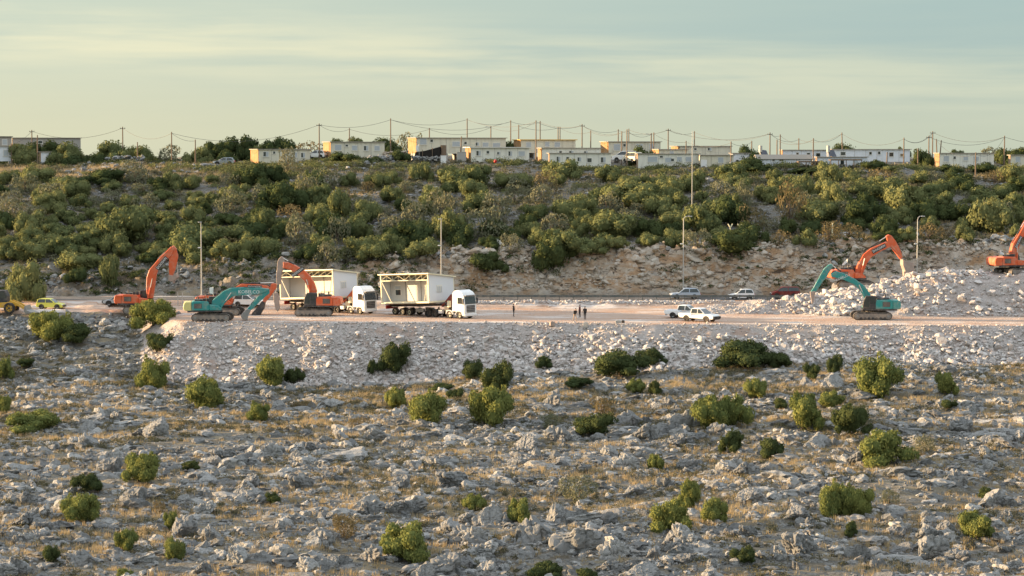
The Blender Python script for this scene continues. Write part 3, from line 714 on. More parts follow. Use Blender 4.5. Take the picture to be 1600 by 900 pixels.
HILL_MARKS = [(20, 'grey end hut'), (100, 'long grey building'), (192, 'crossarmed crest pole'), (270, 'bare crest pole'), (340, 'silver ridge car'), (395, 'orange-sunlit house'), (450, 'low cream house'), (550, 'leafy-fronted house'), (620, 'brick pile'), (665, 'netted shed'), (720, 'leaning pole'), (778, 'white-roofed house'),
              (850, 'yellow-roofed house'), (905, 'lowest cream house'), (970, 'parked ridge van'), (1050, 'long cream house'), (1120, 'white-doored house'), (1185, 'solar heater'), (1240, 'blue-white house'), (1320, 'big pergola'), (1395, 'long white house'), (1450, 'close pole pair'), (1512, 'cream block house'), (1585, 'last cream house')]
def hill_place(px, py):
    band = 'just below the' if py < 285 else 'upper slope under the' if py < 322 else 'middle slope under the' if py < 360 else 'lower slope under the' if py < 400 else 'slope foot under the'
    return band + ' ' + near_name(px, HILL_MARKS)
def low_place(px, py):
    band = 'beside the' if py < 520 else 'on the embankment below the' if py < 575 else 'at the embankment foot below the' if py < 625 else 'upper field below the' if py < 690 else 'middle field below the' if py < 770 else 'lower field below the'
    return band + ' ' + near_name(px, LOW_MARKS)

SHRUB_SITES = []
def shrub(kind, fam, px, pb, wpx, hpx, look, group, place, rr, cat='shrub', name='shrub', d=None):
    p = G(px, pb) if d is None else Vector((at(px, pb, d).x, d, gz(at(px, pb, d).x, d)))
    sc = ppm(p.y); w = wpx / sc / 2; h = hpx / sc
    r = thing(name, None, cat, (p.x, p.y, p.z - .05 * h), rr.uniform(0, 6.28), group)
    me = rr.choice(fam[kind])
    c = link('crown', me, r); c.scale = (w * rr.uniform(.92, 1.08), w * rr.uniform(.92, 1.08), h * .95); c.rotation_euler = (rr.uniform(-.08, .08), rr.uniform(-.08, .08), 0)
    t = link('trunk', rr.choice(STEM), r); t.scale = (w, w, h)
    later(r, look, place, wpx); SHRUB_SITES.append((px, pb, wpx, hpx)); return r

rr = random.Random(5)
HILL = """60 288 46 24 g;40 300 38 24 o;90 305 55 24 g;158 287 66 20 d;105 292 30 15 g;172 298 34 14 g;78 333 46 30 g;120 310 44 28 g;178 318 30 20 o;222 303 36 14 o;250 312 36 14 g;302 294 28 18 g;
303 312 28 12 g;308 322 34 13 g;362 290 34 16 o;368 315 46 23 g;18 344 42 28 o;50 348 40 26 o;108 350 42 20 g;150 344 32 15 g;206 378 84 50 g;232 346 30 15 g;258 346 36 15 g;240 362 40 15 o;265 345 26 13 o;
160 388 60 30 g;142 370 36 20 g;172 396 50 33 g;44 380 44 22 g;88 372 50 20 g;74 395 46 25 g;42 407 58 26 g;106 398 50 28 g;125 420 58 24 g;14 386 32 16 g;196 402 32 20 g;255 396 36 17 g;250 406 32 18 g;228 410 40 16 d;
295 390 78 38 g;312 388 60 26 g;305 410 55 28 g;360 408 50 28 g;368 380 55 25 g;360 350 38 15 d;392 356 38 16 d;43 470 52 54 g;175 450 28 45 g;118 441 30 20 d;
390 292 55 32 d;450 270 30 34 o;363 318 40 25 g;485 300 38 30 g;508 296 48 28 o;548 292 36 20 g;592 294 38 22 g;612 286 28 16 g;660 281 32 24 g;700 285 45 22 g;615 316 36 22 g;575 300 22 14 y;
440 330 70 42 d;410 322 30 30 o;480 318 34 40 o;497 322 38 30 g;468 300 34 18 g;525 340 40 40 g;490 352 44 30 g;570 348 44 30 g;555 358 34 22 g;525 372 60 35 d;465 385 38 45 o;450 362 32 22 g;527 382 32 36 o;
380 380 66 30 d;402 400 55 30 g;430 376 34 24 d;480 408 40 22 d;512 412 36 28 o;560 400 44 26 g;585 404 46 24 g;540 410 30 20 o;610 372 40 32 o;650 350 46 34 o;640 385 70 34 d;690 345 45 40 o;678 322 46 28 g;710 298 45 26 g;735 310 44 26 g;
668 335 34 20 g;700 372 50 40 g;725 385 55 36 d;755 375 60 45 o;615 395 36 26 g;660 400 50 24 g;
748 292 48 30 g;800 296 56 24 g;745 330 48 28 g;775 340 44 34 o;812 300 40 22 o;845 318 44 26 o;880 280 50 26 g;950 286 40 24 g;875 290 28 16 g;805 318 36 26 o;905 344 66 34 g;835 345 40 24 g;770 368 44 24 d;830 372 36 22 g;
860 366 42 28 o;905 352 30 24 g;965 372 74 38 g;925 362 36 22 g;990 322 82 34 g;1040 310 44 26 g;1055 320 40 24 g;1040 338 60 32 g;985 352 36 22 o;1020 370 50 26 d;870 420 62 48 d;880 392 60 28 g;925 398 50 20 g;760 425 55 26 d;
800 395 36 24 o;940 384 36 18 g;1010 385 30 16 g;1025 296 44 20 g;1085 296 40 26 g;1130 310 50 24 o;1155 300 40 22 g;1060 300 40 22 g;1120 340 50 26 g;1140 330 44 24 g;1165 335 24 44 o;1170 360 40 34 y;1100 365 60 40 g;
1145 352 54 40 d;1052 385 36 24 g;1145 398 80 34 d;1122 380 40 22 g;1210 285 26 18 g;1212 300 32 18 g;1245 296 44 22 g;1252 318 44 36 g;1235 345 40 55 y;1275 345 56 30 g;1300 322 44 34 g;1290 312 42 30 g;1325 345 40 28 o;
1350 350 60 34 d;1345 302 46 20 g;1385 312 54 30 g;1365 300 40 22 g;1410 335 64 40 g;1445 345 54 30 d;1400 350 44 24 g;1470 306 44 22 g;1475 322 34 20 g;1440 310 40 18 g;1490 345 50 24 d;1530 318 50 22 g;1560 312 40 20 g;
1555 366 66 50 g;1530 345 44 24 g;1590 350 34 28 g;1510 300 50 20 d;1590 330 40 26 g;1325 372 40 18 y;1340 358 36 16 d;1480 372 28 14 y;1265 366 36 20 d;1385 388 40 16 d;1585 300 40 20 d;1500 288 60 18 d"""
for row in HILL.replace('\n', '').split(';'):
    a = row.split(); px, pb, w, h = map(float, a[:4]); kd = a[4]
    lk = {'g': ('round' if h > .55 * w else 'broad') + ' sunlit green bush', 'd': 'dark green shaded bush', 'o': 'grey-olive loose bush', 'y': 'brownish dry loose bush'}[kd]
    shrub(kd, FAR, px, pb, w * 1.12, h * 1.25, lk, 'bushes on the hillside', hill_place(px, pb), rr)
n_fill = 0; tries = 0
while n_fill < 105 and tries < 6000:
    tries += 1; px, pb = rr.uniform(-15, 1615), rr.uniform(285, 412); w = rr.uniform(22, 46)
    if pb > np.interp(px, [0, 350, 700, 1250, 1600], [425, 405, 398, 385, 375]): continue
    if any(abs(px - a) < (w + c) * .34 and abs(pb - b) < 13 for a, b, c, d_ in SHRUB_SITES): continue
    if fbm(px * .012, pb * .03, 95, 2) < .36: continue
    kd = rr.choice('gggdogoy' if px > 350 else 'ggggdgo'); h = w * rr.uniform(.5, .75)
    lk = {'g': ('round' if h > .62 * w else 'broad') + ' small green bush', 'd': 'small dark green bush', 'o': 'small grey-olive bush', 'y': 'small brownish dry bush'}[kd]
    shrub(kd, FAR, px, pb, w * 1.12, h * 1.25, lk, 'bushes on the hillside', hill_place(px, pb), rr); n_fill += 1
# trees and bushes on the ridge line, between and behind the houses
for px, top, pb, w, d, kd in ((30, 222, 262, 46, 405, 'g'), (72, 217, 246, 56, 414, 'd'), (108, 219, 250, 46, 412, 'g'), (90, 236, 256, 38, 404, 'g'), (112, 240, 256, 34, 403, 'd'), (175, 217, 248, 62, 412, 'g'), (148, 236, 256, 36, 404, 'd'), (208, 226, 240, 26, 410, 'g'),
                              (224, 225, 244, 24, 408, 'g'), (262, 224, 238, 18, 412, 'o'), (328, 219, 226, 36, 425, 'd'), (378, 208, 228, 32, 425, 'd'), (350, 218, 226, 26, 428, 'd'), (310, 226, 252, 46, 412, 'g'), (355, 232, 250, 34, 408, 'd'),
                              (415, 221, 232, 40, 425, 'g'), (438, 212, 232, 32, 424, 'd'), (475, 219, 232, 56, 428, 'y'), (530, 214, 230, 36, 426, 'd'), (560, 212, 228, 36, 428, 'g'), (610, 213, 236, 44, 424, 'd'), (640, 205, 224, 24, 430, 'o'), (590, 214, 232, 36, 428, 'd'),
                              (540, 236, 262, 54, 396, 'd'), (585, 244, 262, 26, 396, 'd'), (625, 232, 258, 34, 400, 'd'), (800, 219, 232, 20, 420, 'd'), (1005, 226, 244, 38, 408, 'd'), (1172, 224, 246, 24, 406, 'd'), (1165, 244, 272, 52, 394, 'd'), (1140, 252, 274, 40, 393, 'd'),
                              (1190, 258, 274, 50, 392, 'd'), (1325, 221, 240, 32, 418, 'd'), (1412, 228, 240, 20, 424, 'd'), (1445, 231, 258, 40, 404, 'd'), (1368, 248, 276, 38, 392, 'd'), (1392, 258, 280, 30, 391, 'g'), (1495, 232, 244, 22, 420, 'd'), (1575, 230, 250, 40, 414, 'd'), (1592, 228, 252, 30, 412, 'd'),
                              (1530, 252, 278, 52, 393, 'd'), (1488, 256, 282, 40, 392, 'd'), (1570, 262, 284, 50, 391, 'd'), (1545, 228, 240, 16, 420, 'o'), (1242, 262, 278, 60, 392, 'd'), (1300, 266, 282, 60, 391, 'd')):
    p = at(px, pb, d); g0 = gz(p.x, d); hgt = (at(px, top, d).z - g0) * ppm(d)
    shrub(kd, FAR, px, pb, max(w, hgt * 1.25), max(hgt, 8), {'g': 'sunlit green ridge bush', 'd': 'dark green ridge bush', 'o': 'thin grey ridge bush', 'y': 'brown bare ridge bush'}[kd], 'trees and bushes on the ridge', 'by the ' + near_name(px, HILL_MARKS), rr, 'tree' if top < 216 else 'shrub', 'ridge_tree' if top < 216 else 'shrub', d=d)
FIELD = """240 509 62 44 g;76 532 62 50 g;118 534 62 32 d;245 550 50 31 d;240 608 48 52 g;316 640 64 54 g;48 673 80 33 g;4 592 30 36 g;3 646 26 30 g;422 604 52 50 g;458 600 32 27 d;613 584 48 54 d;581 588 15 26 d;618 638 34 35 g;668 662 66 52 g;
766 664 62 66 g;740 592 36 32 d;780 612 46 50 d;405 657 32 30 g;712 624 28 18 d;970 588 88 44 d;1020 572 40 28 d;848 577 27 22 d;1160 575 100 46 d;1212 575 50 28 d;900 607 50 19 d;993 614 30 24 g;1024 617 22 24 d;940 647 42 30 y;928 682 62 38 d;862 669 34 25 o;
1112 670 60 54 g;1145 668 56 54 g;1180 622 38 33 g;1145 707 42 38 d;1376 619 74 66 g;1270 593 28 27 d;1305 584 24 33 d;1477 617 40 38 g;1255 672 58 60 g;1330 682 60 54 d;1300 637 44 28 g;1380 728 90 60 g;1445 710 36 30 o;1203 718 42 36 d;
217 754 56 50 g;136 769 42 32 d;124 817 58 48 g;250 803 20 22 y;267 830 24 32 g;197 860 38 36 g;270 874 34 36 g;78 882 28 32 d;195 907 24 20 g;537 840 46 38 y;637 875 82 64 g;427 787 26 19 d;740 797 36 27 g;813 818 37 43 g;905 782 58 42 o;1025 737 26 29 g;
1048 831 62 54 g;1080 797 38 52 g;1115 817 38 42 g;1160 882 36 30 d;850 907 54 32 d;915 912 40 26 d;1305 808 54 58 g;1340 806 50 50 g;1330 840 24 28 d;1527 844 56 46 g;1390 787 26 24 o;1540 780 26 20 d;690 612 40 14 d;1100 640 30 20 d;560 668 30 18 y;300 735 30 16 d;1480 640 30 16 d;470 640 34 16 y;1220 640 26 18 d;40 575 34 16 d"""
for row in FIELD.replace('\n', '').split(';'):
    a = row.split(); px, pb, w, h = map(float, a[:4]); kd = a[4]
    lk = {'g': ('tall' if h > .95 * w else 'round' if h > .7 * w else 'wide') + ' bright green bush', 'd': ('low dark green bush' if h < .75 * w else 'round dark green bush'), 'y': 'straw coloured dry bush', 'o': 'grey-green loose bush'}[kd]
    shrub(kd, NEAR, px, pb, w, h, lk, 'bushes in the stony field', low_place(px, pb), rr, name='bush', cat='bush')

# ------------------------------------------------------------------ the larger boulders, each a thing of its own
BOULD = [np_mesh('boulder', *rock(5, 700 + i, 9, .26, .8, .10, crag=.24, tlo=.4, thi=.78), [M['limestone']], False, np.full(2562, .3 + .4 * (i % 3) / 2)) for i in range(12)]
BLOCK = [np_mesh('rubble_block', *rock(3, 760 + i, 16, .06, tlo=.36, thi=.7), [M['rubble']], False, np.full(162, .3 + .5 * (i % 3) / 2)) for i in range(8)]
def boulder(px, pb, wpx, hpx, mesh, name, look, cat, group, place):
    p = G(px, pb); sc = ppm(p.y); w = wpx / sc / 2; h = hpx / sc
    o = link(name, rr.choice(mesh)); o.location = (p.x, p.y + w * .4, gz(p.x, p.y + w * .4) + h * .18); o.scale = (w * 1.12, w * rr.uniform(.7, 1.), h * .85)
    o.rotation_euler = (rr.uniform(-.15, .15), rr.uniform(-.15, .15), rr.uniform(-.5, .5) + rr.choice((0, math.pi)))
    tag(o, None, cat, group); later(o, look, place, wpx); return o
spots = [(905, 868, 92, 40), (958, 872, 52, 34), (838, 848, 64, 38), (872, 815, 46, 32), (905, 820, 44, 24), (700, 900, 70, 34), (660, 905, 40, 26), (1000, 905, 60, 26), (760, 905, 60, 30), (1075, 668, 52, 30), (1048, 680, 46, 26), (1010, 688, 52, 28), (1120, 680, 36, 20), (985, 665, 44, 22),
         (870, 690, 40, 24), (820, 705, 44, 24), (590, 520 + 170, 44, 22), (420, 715, 46, 24), (700, 760, 60, 26), (640, 800, 66, 22), (760, 820, 50, 34), (740, 850, 46, 30), (580, 880, 52, 26), (480, 895, 60, 24), (210, 790, 48, 30), (280, 840, 56, 36), (40, 820, 44, 22), (20, 900, 54, 34), (1340, 725, 40, 22), (1500, 760, 44, 26), (1540, 712, 26, 18)]
for px, pb, w, h in spots: boulder(px, pb, w, h, BOULD, 'limestone_boulder', 'large grey ' + ('flat' if h < .5 * w else 'blocky') + ' limestone boulder', 'boulder', 'limestone boulders in the field', low_place(px, pb))
nb = 0
while nb < 225:
    px, pb = rr.uniform(0, 1600), rr.uniform(520, 900); p = G(px, pb)
    if p.y > 290 or not bool(nat_only(np.array([p.x]), np.array([p.y]))[0]) or rr.random() > float(rocky(np.array([p.x]), np.array([p.y]))[0]): continue
    if any(abs(px - a) < (c * .6 + 8) and -d_ < pb - b < 12 for a, b, c, d_ in SHRUB_SITES): continue
    sc = ppm(p.y); w = rr.choice((1.1, 1.3, 1.5, 1.8, 2.2, 2.8)) * sc; h = w * rr.uniform(.35, .65)
    boulder(px, pb, w, h, BOULD, 'limestone_boulder', ('big ' if w > 2 * sc else 'mid-sized ') + 'grey ' + ('flat' if h < .48 * w else 'rounded') + ' boulder', 'boulder', 'limestone boulders in the field', low_place(px, pb)); nb += 1
nb = 0
while nb < 98:
    if nb < 60: px, pb = rr.uniform(330, 1610), rr.uniform(525, 600)
    else: px, pb = rr.uniform(1290, 1600), rr.uniform(445, 490)
    p = G(px, pb)
    if bool(nat_only(np.array([p.x]), np.array([p.y]))[0]): continue
    hh_ = H(np.array([p.x]), np.array([p.y]), False, True)
    if hh_[2][0] or (nb < 60 and hh_[0][0] > -1.6): continue
    sc = ppm(p.y); w = (rr.uniform(.8, 1.6) if nb < 60 else rr.uniform(.8, 1.8)) * sc * (1 if px > 700 or nb >= 60 else .8); h = w * rr.uniform(.6, .9)
    boulder(px, pb, w, h, BLOCK, 'rubble_block', ('large ' if w > 1.5 * sc else 'mid-sized ') + 'pale broken rock', 'rock', 'large rocks in the broken fill', ('rubble heap under the ' if nb >= 60 else 'embankment face below the ') + near_name(px, LOW_MARKS)); nb += 1

# ------------------------------------------------------------------ wheels, cars
def wheel(parent, x, y, r, wd, side, rim='silver', name='wheel'):
    mb = MB(); n = 18
    prof = [(r * .62, -wd / 2), (r * .93, -wd / 2), (r, -wd * .32), (r, wd * .32), (r * .93, wd / 2), (r * .62, wd / 2)]
    vs = []; 
    for i in range(n):
        a = 2 * math.pi * i / n
        for q, w in prof: vs.append((x + q * math.cos(a), y + w, r + q * math.sin(a)))
    kq = len(prof); fs = [(i * kq + j, i * kq + (j + 1) % kq, ((i + 1) % n) * kq + (j + 1) % kq, ((i + 1) % n) * kq + j) for i in range(n) for j in range(kq)]
    t = mb.add(vs, fs, 'black').build(name, parent)
    rm = MB(); s = wd * .30 * side
    rm.tube((x, y - wd * .2, r), (x, y + wd * .2, r), r * .63, rim, n=14); rm.tube((x, y + s, r), (x, y + s + .05 * side, r), r * .22, 'dark', n=8)
    for i in range(5):
        a = i * 1.2566; rm.tube((x + r * .42 * math.cos(a), y + s * .6, r + r * .42 * math.sin(a)), (x + r * .42 * math.cos(a), y + s * .72, r + r * .42 * math.sin(a)), r * .12, 'dark', n=6)
    rm.build('rim', t); return t
def car(name, label, cat, px, pb, head, L, Wd, Hh, m, style, d=None, group=None, dz=0., rim='silver'):
    p = G(px, pb) if d is None else at(px, pb, d)
    z = gz(p.x, p.y) if dz is None else p.z
    r = thing(name, label, cat, (p.x, p.y, z), head, group)
    a, h = L / 2, Hh; wb = L * .29; R_ = .34 if style != 'pickup' else .39
    belt = h * .60; hw = Wd / 2
    if style == 'suv': low = [(-a * .97, .32), (-a, .60), (-a * .97, belt * .95), (-a * .93, belt), (a * .42, belt), (a * .86, belt * .90), (a * .98, belt * .72), (a, .45), (a * .96, .28)]; cab_ = [(-a * .95, belt), (-a * .80, h * .93), (-a * .62, h * .985), (-a * .1, h), (a * .08, h * .97), (a * .48, belt)]
    elif style == 'hatch': low = [(-a * .97, .30), (-a, .60), (-a * .96, belt), (a * .38, belt), (a * .80, belt * .84), (a * .97, belt * .62), (a, .42), (a * .95, .25)]; cab_ = [(-a * .96, belt), (-a * .80, h * .95), (-a * .55, h), (-a * .05, h * .985), (a * .10, h * .93), (a * .50, belt * .97)]
    elif style == 'wagon': low = [(-a * .97, .30), (-a, .60), (-a * .97, belt), (a * .40, belt), (a * .84, belt * .84), (a * .98, belt * .62), (a, .42), (a * .95, .26)]; cab_ = [(-a * .97, belt), (-a * .86, h * .94), (-a * .70, h), (-a * .1, h), (a * .06, h * .95), (a * .48, belt * .98)]
    elif style == 'pickup': low = [(-a * .97, .50), (-a, .62), (-a, belt * .97), (-a * .98, belt), (a * .40, belt), (a * .88, belt * .93), (a * .97, belt * .82), (a, .62), (a * .96, .42)]; cab_ = [(-a * .34, belt), (-a * .31, h * .94), (-a * .24, h), (a * .10, h), (a * .20, h * .96), (a * .52, belt)]
    else: low = [(-a * .97, .35), (-a, .6), (-a, belt), (a * .6, belt), (a * .9, belt * .85), (a, .5), (a * .97, .3)]; cab_ = [(-a, belt), (-a * .96, h * .97), (-a * .85, h), (a * .15, h), (a * .30, h * .93), (a * .66, belt)]
    tap = lambda x, z: 1 - .05 * max(0, (abs(x) / a - .75)) * 4 - (.16 * max(0, (z - belt)) / (h - belt))
    mb = MB()
    if style == 'pickup':      # open load bed behind the cab
        mb.prism([(q[0], min(q[1], belt - .42) if q[0] < -a * .34 else q[1]) for q in low], -hw, hw, m, lambda x, z: 1 - .2 * max(0, (abs(x) / a - .8)))
        for s in (-1, 1): mb.box((-a * .66, s * (hw - .05), belt - .23), (a * .76, .09, .46), m)
        mb.box((-a + .05, 0, belt - .23), (.09, Wd - .1, .46), m)
    else: mb.prism(low, -hw, hw, m, tap)
    body = mb.build('body', r, .04)
    cm = MB(); cm.prism(cab_, -hw * .985, hw * .985, m, tap); cm.build('cabin', r, .03)
    # window glass, a few millimetres proud of the cabin
    zt, zb = h * .945, belt + .06
    def xat(z, i, j):
        (x0, z0), (x1, z1) = cab_[i], cab_[j]; t = (z - z0) / (z1 - z0); return x0 + (x1 - x0) * min(max(t, 0), 1)
    xr0, xr1 = xat(zb, 0, 1) + .10, xat(zt, 0, 1) + .12; xf0, xf1 = xat(zb, -1, -2) - .14, xat(zt, -1, -2) - .10
    xm = (xr0 + xf0) / 2
    for s in (-1, 1):
        for q0, q1, u0, u1 in ((xr0, xm - .05, xr1, xm - .05), (xm + .05, xf0, xm + .05, xf1)):
            pts = [(q0, zb), (q1, zb), (u1, zt), (u0, zt)]; P3 = [(x, s * (hw * .985 * tap(x, z) + .004), z) for x, z in pts]
            g = MB(); g.panel(P3 if s < 0 else P3[::-1], .012, 'glass'); g.build('side_window', r)
    def cross(z0, z1, i, j, nm, off):
        q0, q1 = xat(z0, i, j), xat(z1, i, j); y0, y1 = hw * .86 * tap(q0, z0), hw * .86 * tap(q1, z1)
        P3 = [(q0 + off, -y0, z0), (q0 + off, y0, z0), (q1 + off, y1, z1), (q1 + off, -y1, z1)]
        g = MB(); g.panel(P3 if off > 0 else P3[::-1], .012, 'glass'); g.build(nm, r)
    cross(zb - .02, zt - .02, -1, -2, 'windscreen', .012); cross(zb + .06, zt - .06, 0, 1, 'rear_window', -.012)
    for s in (-1, 1):
        g = MB(); g.box((a * .955, s * hw * .70, belt * .74), (.10, hw * .36, .13), 'lampwhite'); g.build('headlight', r, .02)
        g = MB(); g.box((-a * .985, s * hw * .80, belt * .82), (.10, hw * .20, .26), 'lampred'); g.build('tail_light', r, .02)
        g = MB(); g.box((xf0 + .02, s * (hw + .09), belt + .10), (.10, .18, .13), m); g.build('mirror', r, .02)
    g = MB(); g.box((a * .985, 0, .48), (.10, Wd * .86, .26), 'dark'); g.build('front_bumper', r, .02)
    g = MB(); g.box((-a * .99, 0, .46), (.08, Wd * .86, .16), 'dark'); g.build('rear_bumper', r, .02)
    g = MB(); g.box((a * .99, 0, belt * .66), (.06, Wd * .42, .13), 'dark'); g.build('grille', r)
    for x in (-wb, wb):
        for s in (-1, 1):
            wheel(r, x, s * (hw - .12), R_, .24, s, rim)
            g = MB()     # dark wheel arch
            arc = [(x + (R_ + .07) * math.cos(q), R_ + (R_ + .07) * math.sin(q)) for q in np.linspace(-.1, math.pi + .1, 10)]
            g.prism(arc, s * (hw * .96), s * (hw + .008), 'black'); g.build('wheel_arch', r)
    if style == 'pickup':
        g = MB(); g.box((a + .06, 0, .62), (.14, Wd * .96, .34), 'black'); g.build('front_guard', r, .03)
    return r
HR = lambda phi: R(phi - 90)              # phi degrees off the direction towards the viewer, nose to the right
car('family_car', 'lime yellow estate car parked on the track beside the wheel loader', 'car', 80, 483, R(-8), 3.9, 1.7, 1.5, M['lime'], 'wagon')
car('silver_car', 'silver pickup parked behind the first orange excavator, half hidden', 'car', 186, 478.5, R(172), 4.3, 1.75, 1.55, M['silver'], 'pickup')
car('white_suv', 'white SUV standing behind the boom of the sunlit-backed teal excavator', 'car', 388, 479, R(-14), 4.35, 1.85, 1.70, M['white'], 'suv')
car('blue_suv', 'blue-grey SUV on the road behind the guard rail, under a lamp post', 'car', 1070, 467.2, R(184), 4.4, 1.85, 1.62, M['bluegrey'], 'suv', d=318.2)
car('white_hatchback', 'small white hatchback on the road between blue-grey SUV and dark red car', 'car', 1158, 468, R(184), 3.75, 1.7, 1.55, M['pearl'], 'hatch', d=317.6)
car('red_car', 'dark red car on the road, half hidden by the bund of broken rock', 'car', 1226, 465.5, R(180), 4.2, 1.75, 1.65, M['red_car'], 'van', d=318.4)
car('pickup_truck', 'white pickup with red tail light parked behind the other pickup', 'pickup', 1071, 497.3, HR(68), 5.2, 1.85, 1.82, M['pearl'], 'pickup', group='white pickups on the platform')
car('pickup_truck', 'nearer white pickup with black front guard facing the viewer', 'pickup', 1093, 502.5, HR(54), 5.2, 1.85, 1.80, M['white'], 'pickup', group='white pickups on the platform', rim='dark')
car('ridge_car', 'silver car on the ridge beside the orange-sunlit house', 'car', 350, 258, R(180), 3.9, 1.7, 1.4, M['silver'], 'hatch', d=399, dz=0)
car('ridge_car', 'white car on the ridge between the two low houses and a tall pole', 'car', 494, 247.5, R(165), 3.9, 1.7, 1.5, M['white'], 'hatch', d=404, dz=0)
car('ridge_van', 'white van parked on the ridge between two cream houses', 'van', 975, 252, R(175), 4.6, 1.8, 1.9, M['white'], 'van', d=406, dz=0)
car('ridge_van', 'cream parked van beside the long cream house on the ridge', 'van', 988, 254, R(120), 4.4, 1.8, 1.9, M['hcream'], 'van', d=403, dz=0)

# ------------------------------------------------------------------ excavators
def stadium(cx, L, h, z0=0.):
    r = h / 2; pts = []
    for i in range(9):
        q = math.pi / 2 - math.pi * i / 8; pts.append((cx + L / 2 - r + r * math.cos(q), z0 + r + r * math.sin(q)))
    for i in range(9):
        q = -math.pi / 2 - math.pi * i / 8; pts.append((cx - L / 2 + r + r * math.cos(q), z0 + r + r * math.sin(q)))
    return pts
def excavator(label, m, org, k_, sign, px0, py0, d, boom, arm, rods, attach, arm_m=None, att_m='dusty', yaw=0., tyaw=0., sc=1., counter=None, text=None, cw=None, flag=None, att_name='bucket', base_z=None, brand_plate=True):
    m = M[m] if isinstance(m, str) else m; s = ppm(d); p = at(px0, py0, d)
    z = gz(p.x, d) if base_z is None else base_z; rz = yaw if sign > 0 else math.pi + yaw
    r = thing('excavator', label, 'excavator', (p.x, d, z), rz, 'excavators at work')
    def lc(q):
        px, py = org[0] + q[0] / k_, org[1] + q[1] / k_
        return ((px - px0) / s * sign / math.cos(yaw), (py0 - py) / s + (p.z - z))
    und = MB(); und.box((0, 0, .72), (2.4 * sc, 1.9, .5), 'track_in', tyaw); und.tube((0, 0, .8), (0, 0, 1.28), .75 * sc, 'dark', n=16); und.build('undercarriage', r, .04)
    ct, st = math.cos(tyaw), math.sin(tyaw); TL, TH, TW = 5.15 * sc, 1.05, .62
    for sd_ in (-1, 1):
        yc = sd_ * 1.32
        def rot(o): o.rotation_euler = (0, 0, tyaw); return o
        t = MB(); t.prism(stadium(0, TL, TH), yc - TW / 2, yc + TW / 2, 'track')
        for i in range(26):     # shoe bars
            q = -TL / 2 + TH / 2 + (TL - TH) * i / 25.
            t.box((q, yc, TH + .02), (.09, TW, .05), 'track'); t.box((q, yc, -.005), (.09, TW, .05), 'track')
        to = rot(t.build('track', r))
        f = MB(); yo = yc + sd_ * (TW / 2 - .04)
        f.prism(stadium(0, TL - .9, .62, .24), yc - .24, yo + sd_ * .09, 'track_in')
        for i in range(7): q = -TL * .30 + TL * .60 * i / 6; f.tube((q, yo, .26), (q, yo + sd_ * .13, .26), .15, 'dark', n=10)
        f.build('track_frame', to)
        for x in (-TL / 2 + TH / 2, TL / 2 - TH / 2):
            w = MB(); w.tube((x, yo - sd_ * .1, TH / 2), (x, yo + sd_ * .12, TH / 2), .40, 'track_in', n=14); w.tube((x, yo + sd_ * .12, TH / 2), (x, yo + sd_ * .17, TH / 2), .17, 'steel', n=10)
            w.build('sprocket' if x < 0 else 'idler', to)
    # upper structure
    b = MB(); hw = 1.42 * sc
    b.box((-1.0 * sc, 0, 1.38), (4.6 * sc, 2 * hw, .22), 'dark'); b.build('turntable_frame', r, .03)
    b = MB(); b.prism([(-2.75 * sc, 1.49), (-2.75 * sc, 2.55), (-2.5 * sc, 2.72), (-.6 * sc, 2.66), (-.45 * sc, 2.3), (-.45 * sc, 1.49)], -hw, hw, m)
    b.build('engine_housing', r, .05)
    b = MB()                                # storage side in front of the housing on the boom side
    b.prism([(-.42 * sc, 1.49), (-.42 * sc, 2.25), (.7 * sc, 2.1), (1.15 * sc, 1.75), (1.15 * sc, 1.49)], -hw, -.5 * sc, m); b.build('side_box', r, .04)
    for sg in (-1, 1):
        b = MB(); b.box((-1.9 * sc, sg * (hw + .004), 2.09), (1., .012, .66), 'dark')
        for i in range(5): b.box((-1.9 * sc, sg * (hw + .018), 1.85 + i * .12), (.9, .03, .06), 'track_in')
        b.build('side_louvre', r)
    b = MB(); cwp = [(-3.75 * sc, 1.55), (-3.85 * sc, 1.9), (-3.75 * sc, 2.45), (-3.55 * sc, 2.62), (-2.78 * sc, 2.62), (-2.78 * sc, 1.45), (-3.55 * sc, 1.45)]
    b.prism(cwp, -hw, hw, M[counter] if counter else m, lambda x, z: 1 - .18 * max(0, -x / sc - 3.2)); b.build('counterweight', r, .06)
    b = MB(); b.box((-1.55 * sc, .1, 2.80), (1.6 * sc, 1.7, .22), 'dark'); b.box((-.9 * sc, -.7, 2.83), (.8, .6, .4), 'dark'); b.tube((-1.9 * sc, -.6, 2.7), (-1.9 * sc, -.6, 3.3), .09, 'dark'); b.build('engine_hood', r, .03)
    b = MB()
    for y0 in (-1.25, 1.25): b = MB(); b.path([(-2.4 * sc, y0, 2.6), (-2.4 * sc, y0, 3.25), (-.8 * sc, y0, 3.25), (-.8 * sc, y0, 2.6)], .025, 'dark', 5); b.build('handrail', r)
    # cab
    b = MB(); cy0, cy1 = .52, 1.42 * sc
    cp = [(-.55, 1.49), (1.05, 1.49), (1.22, 1.75), (1.15, 2.35), (.85, 3.12), (.70, 3.2), (-.48, 3.2), (-.55, 3.1)]
    cp = [(x * sc, z) for x, z in cp]; b.prism(cp, cy0, cy1, 'dark'); cb = b.build('cab', r, .04)
    for y0 in (cy1 + .004, cy0 - .016):
        for q in ([(-.40, 2.2), (.28, 2.2), (.28, 3.05), (-.40, 3.05)], [(.38, 1.7), (1.08, 1.8), (1.05, 2.35), (.78, 3.05), (.38, 3.05)]):
            g = MB(); g.prism([(x * sc, z) for x, z in q], y0, y0 + .012, 'glass'); g.build('window', cb)
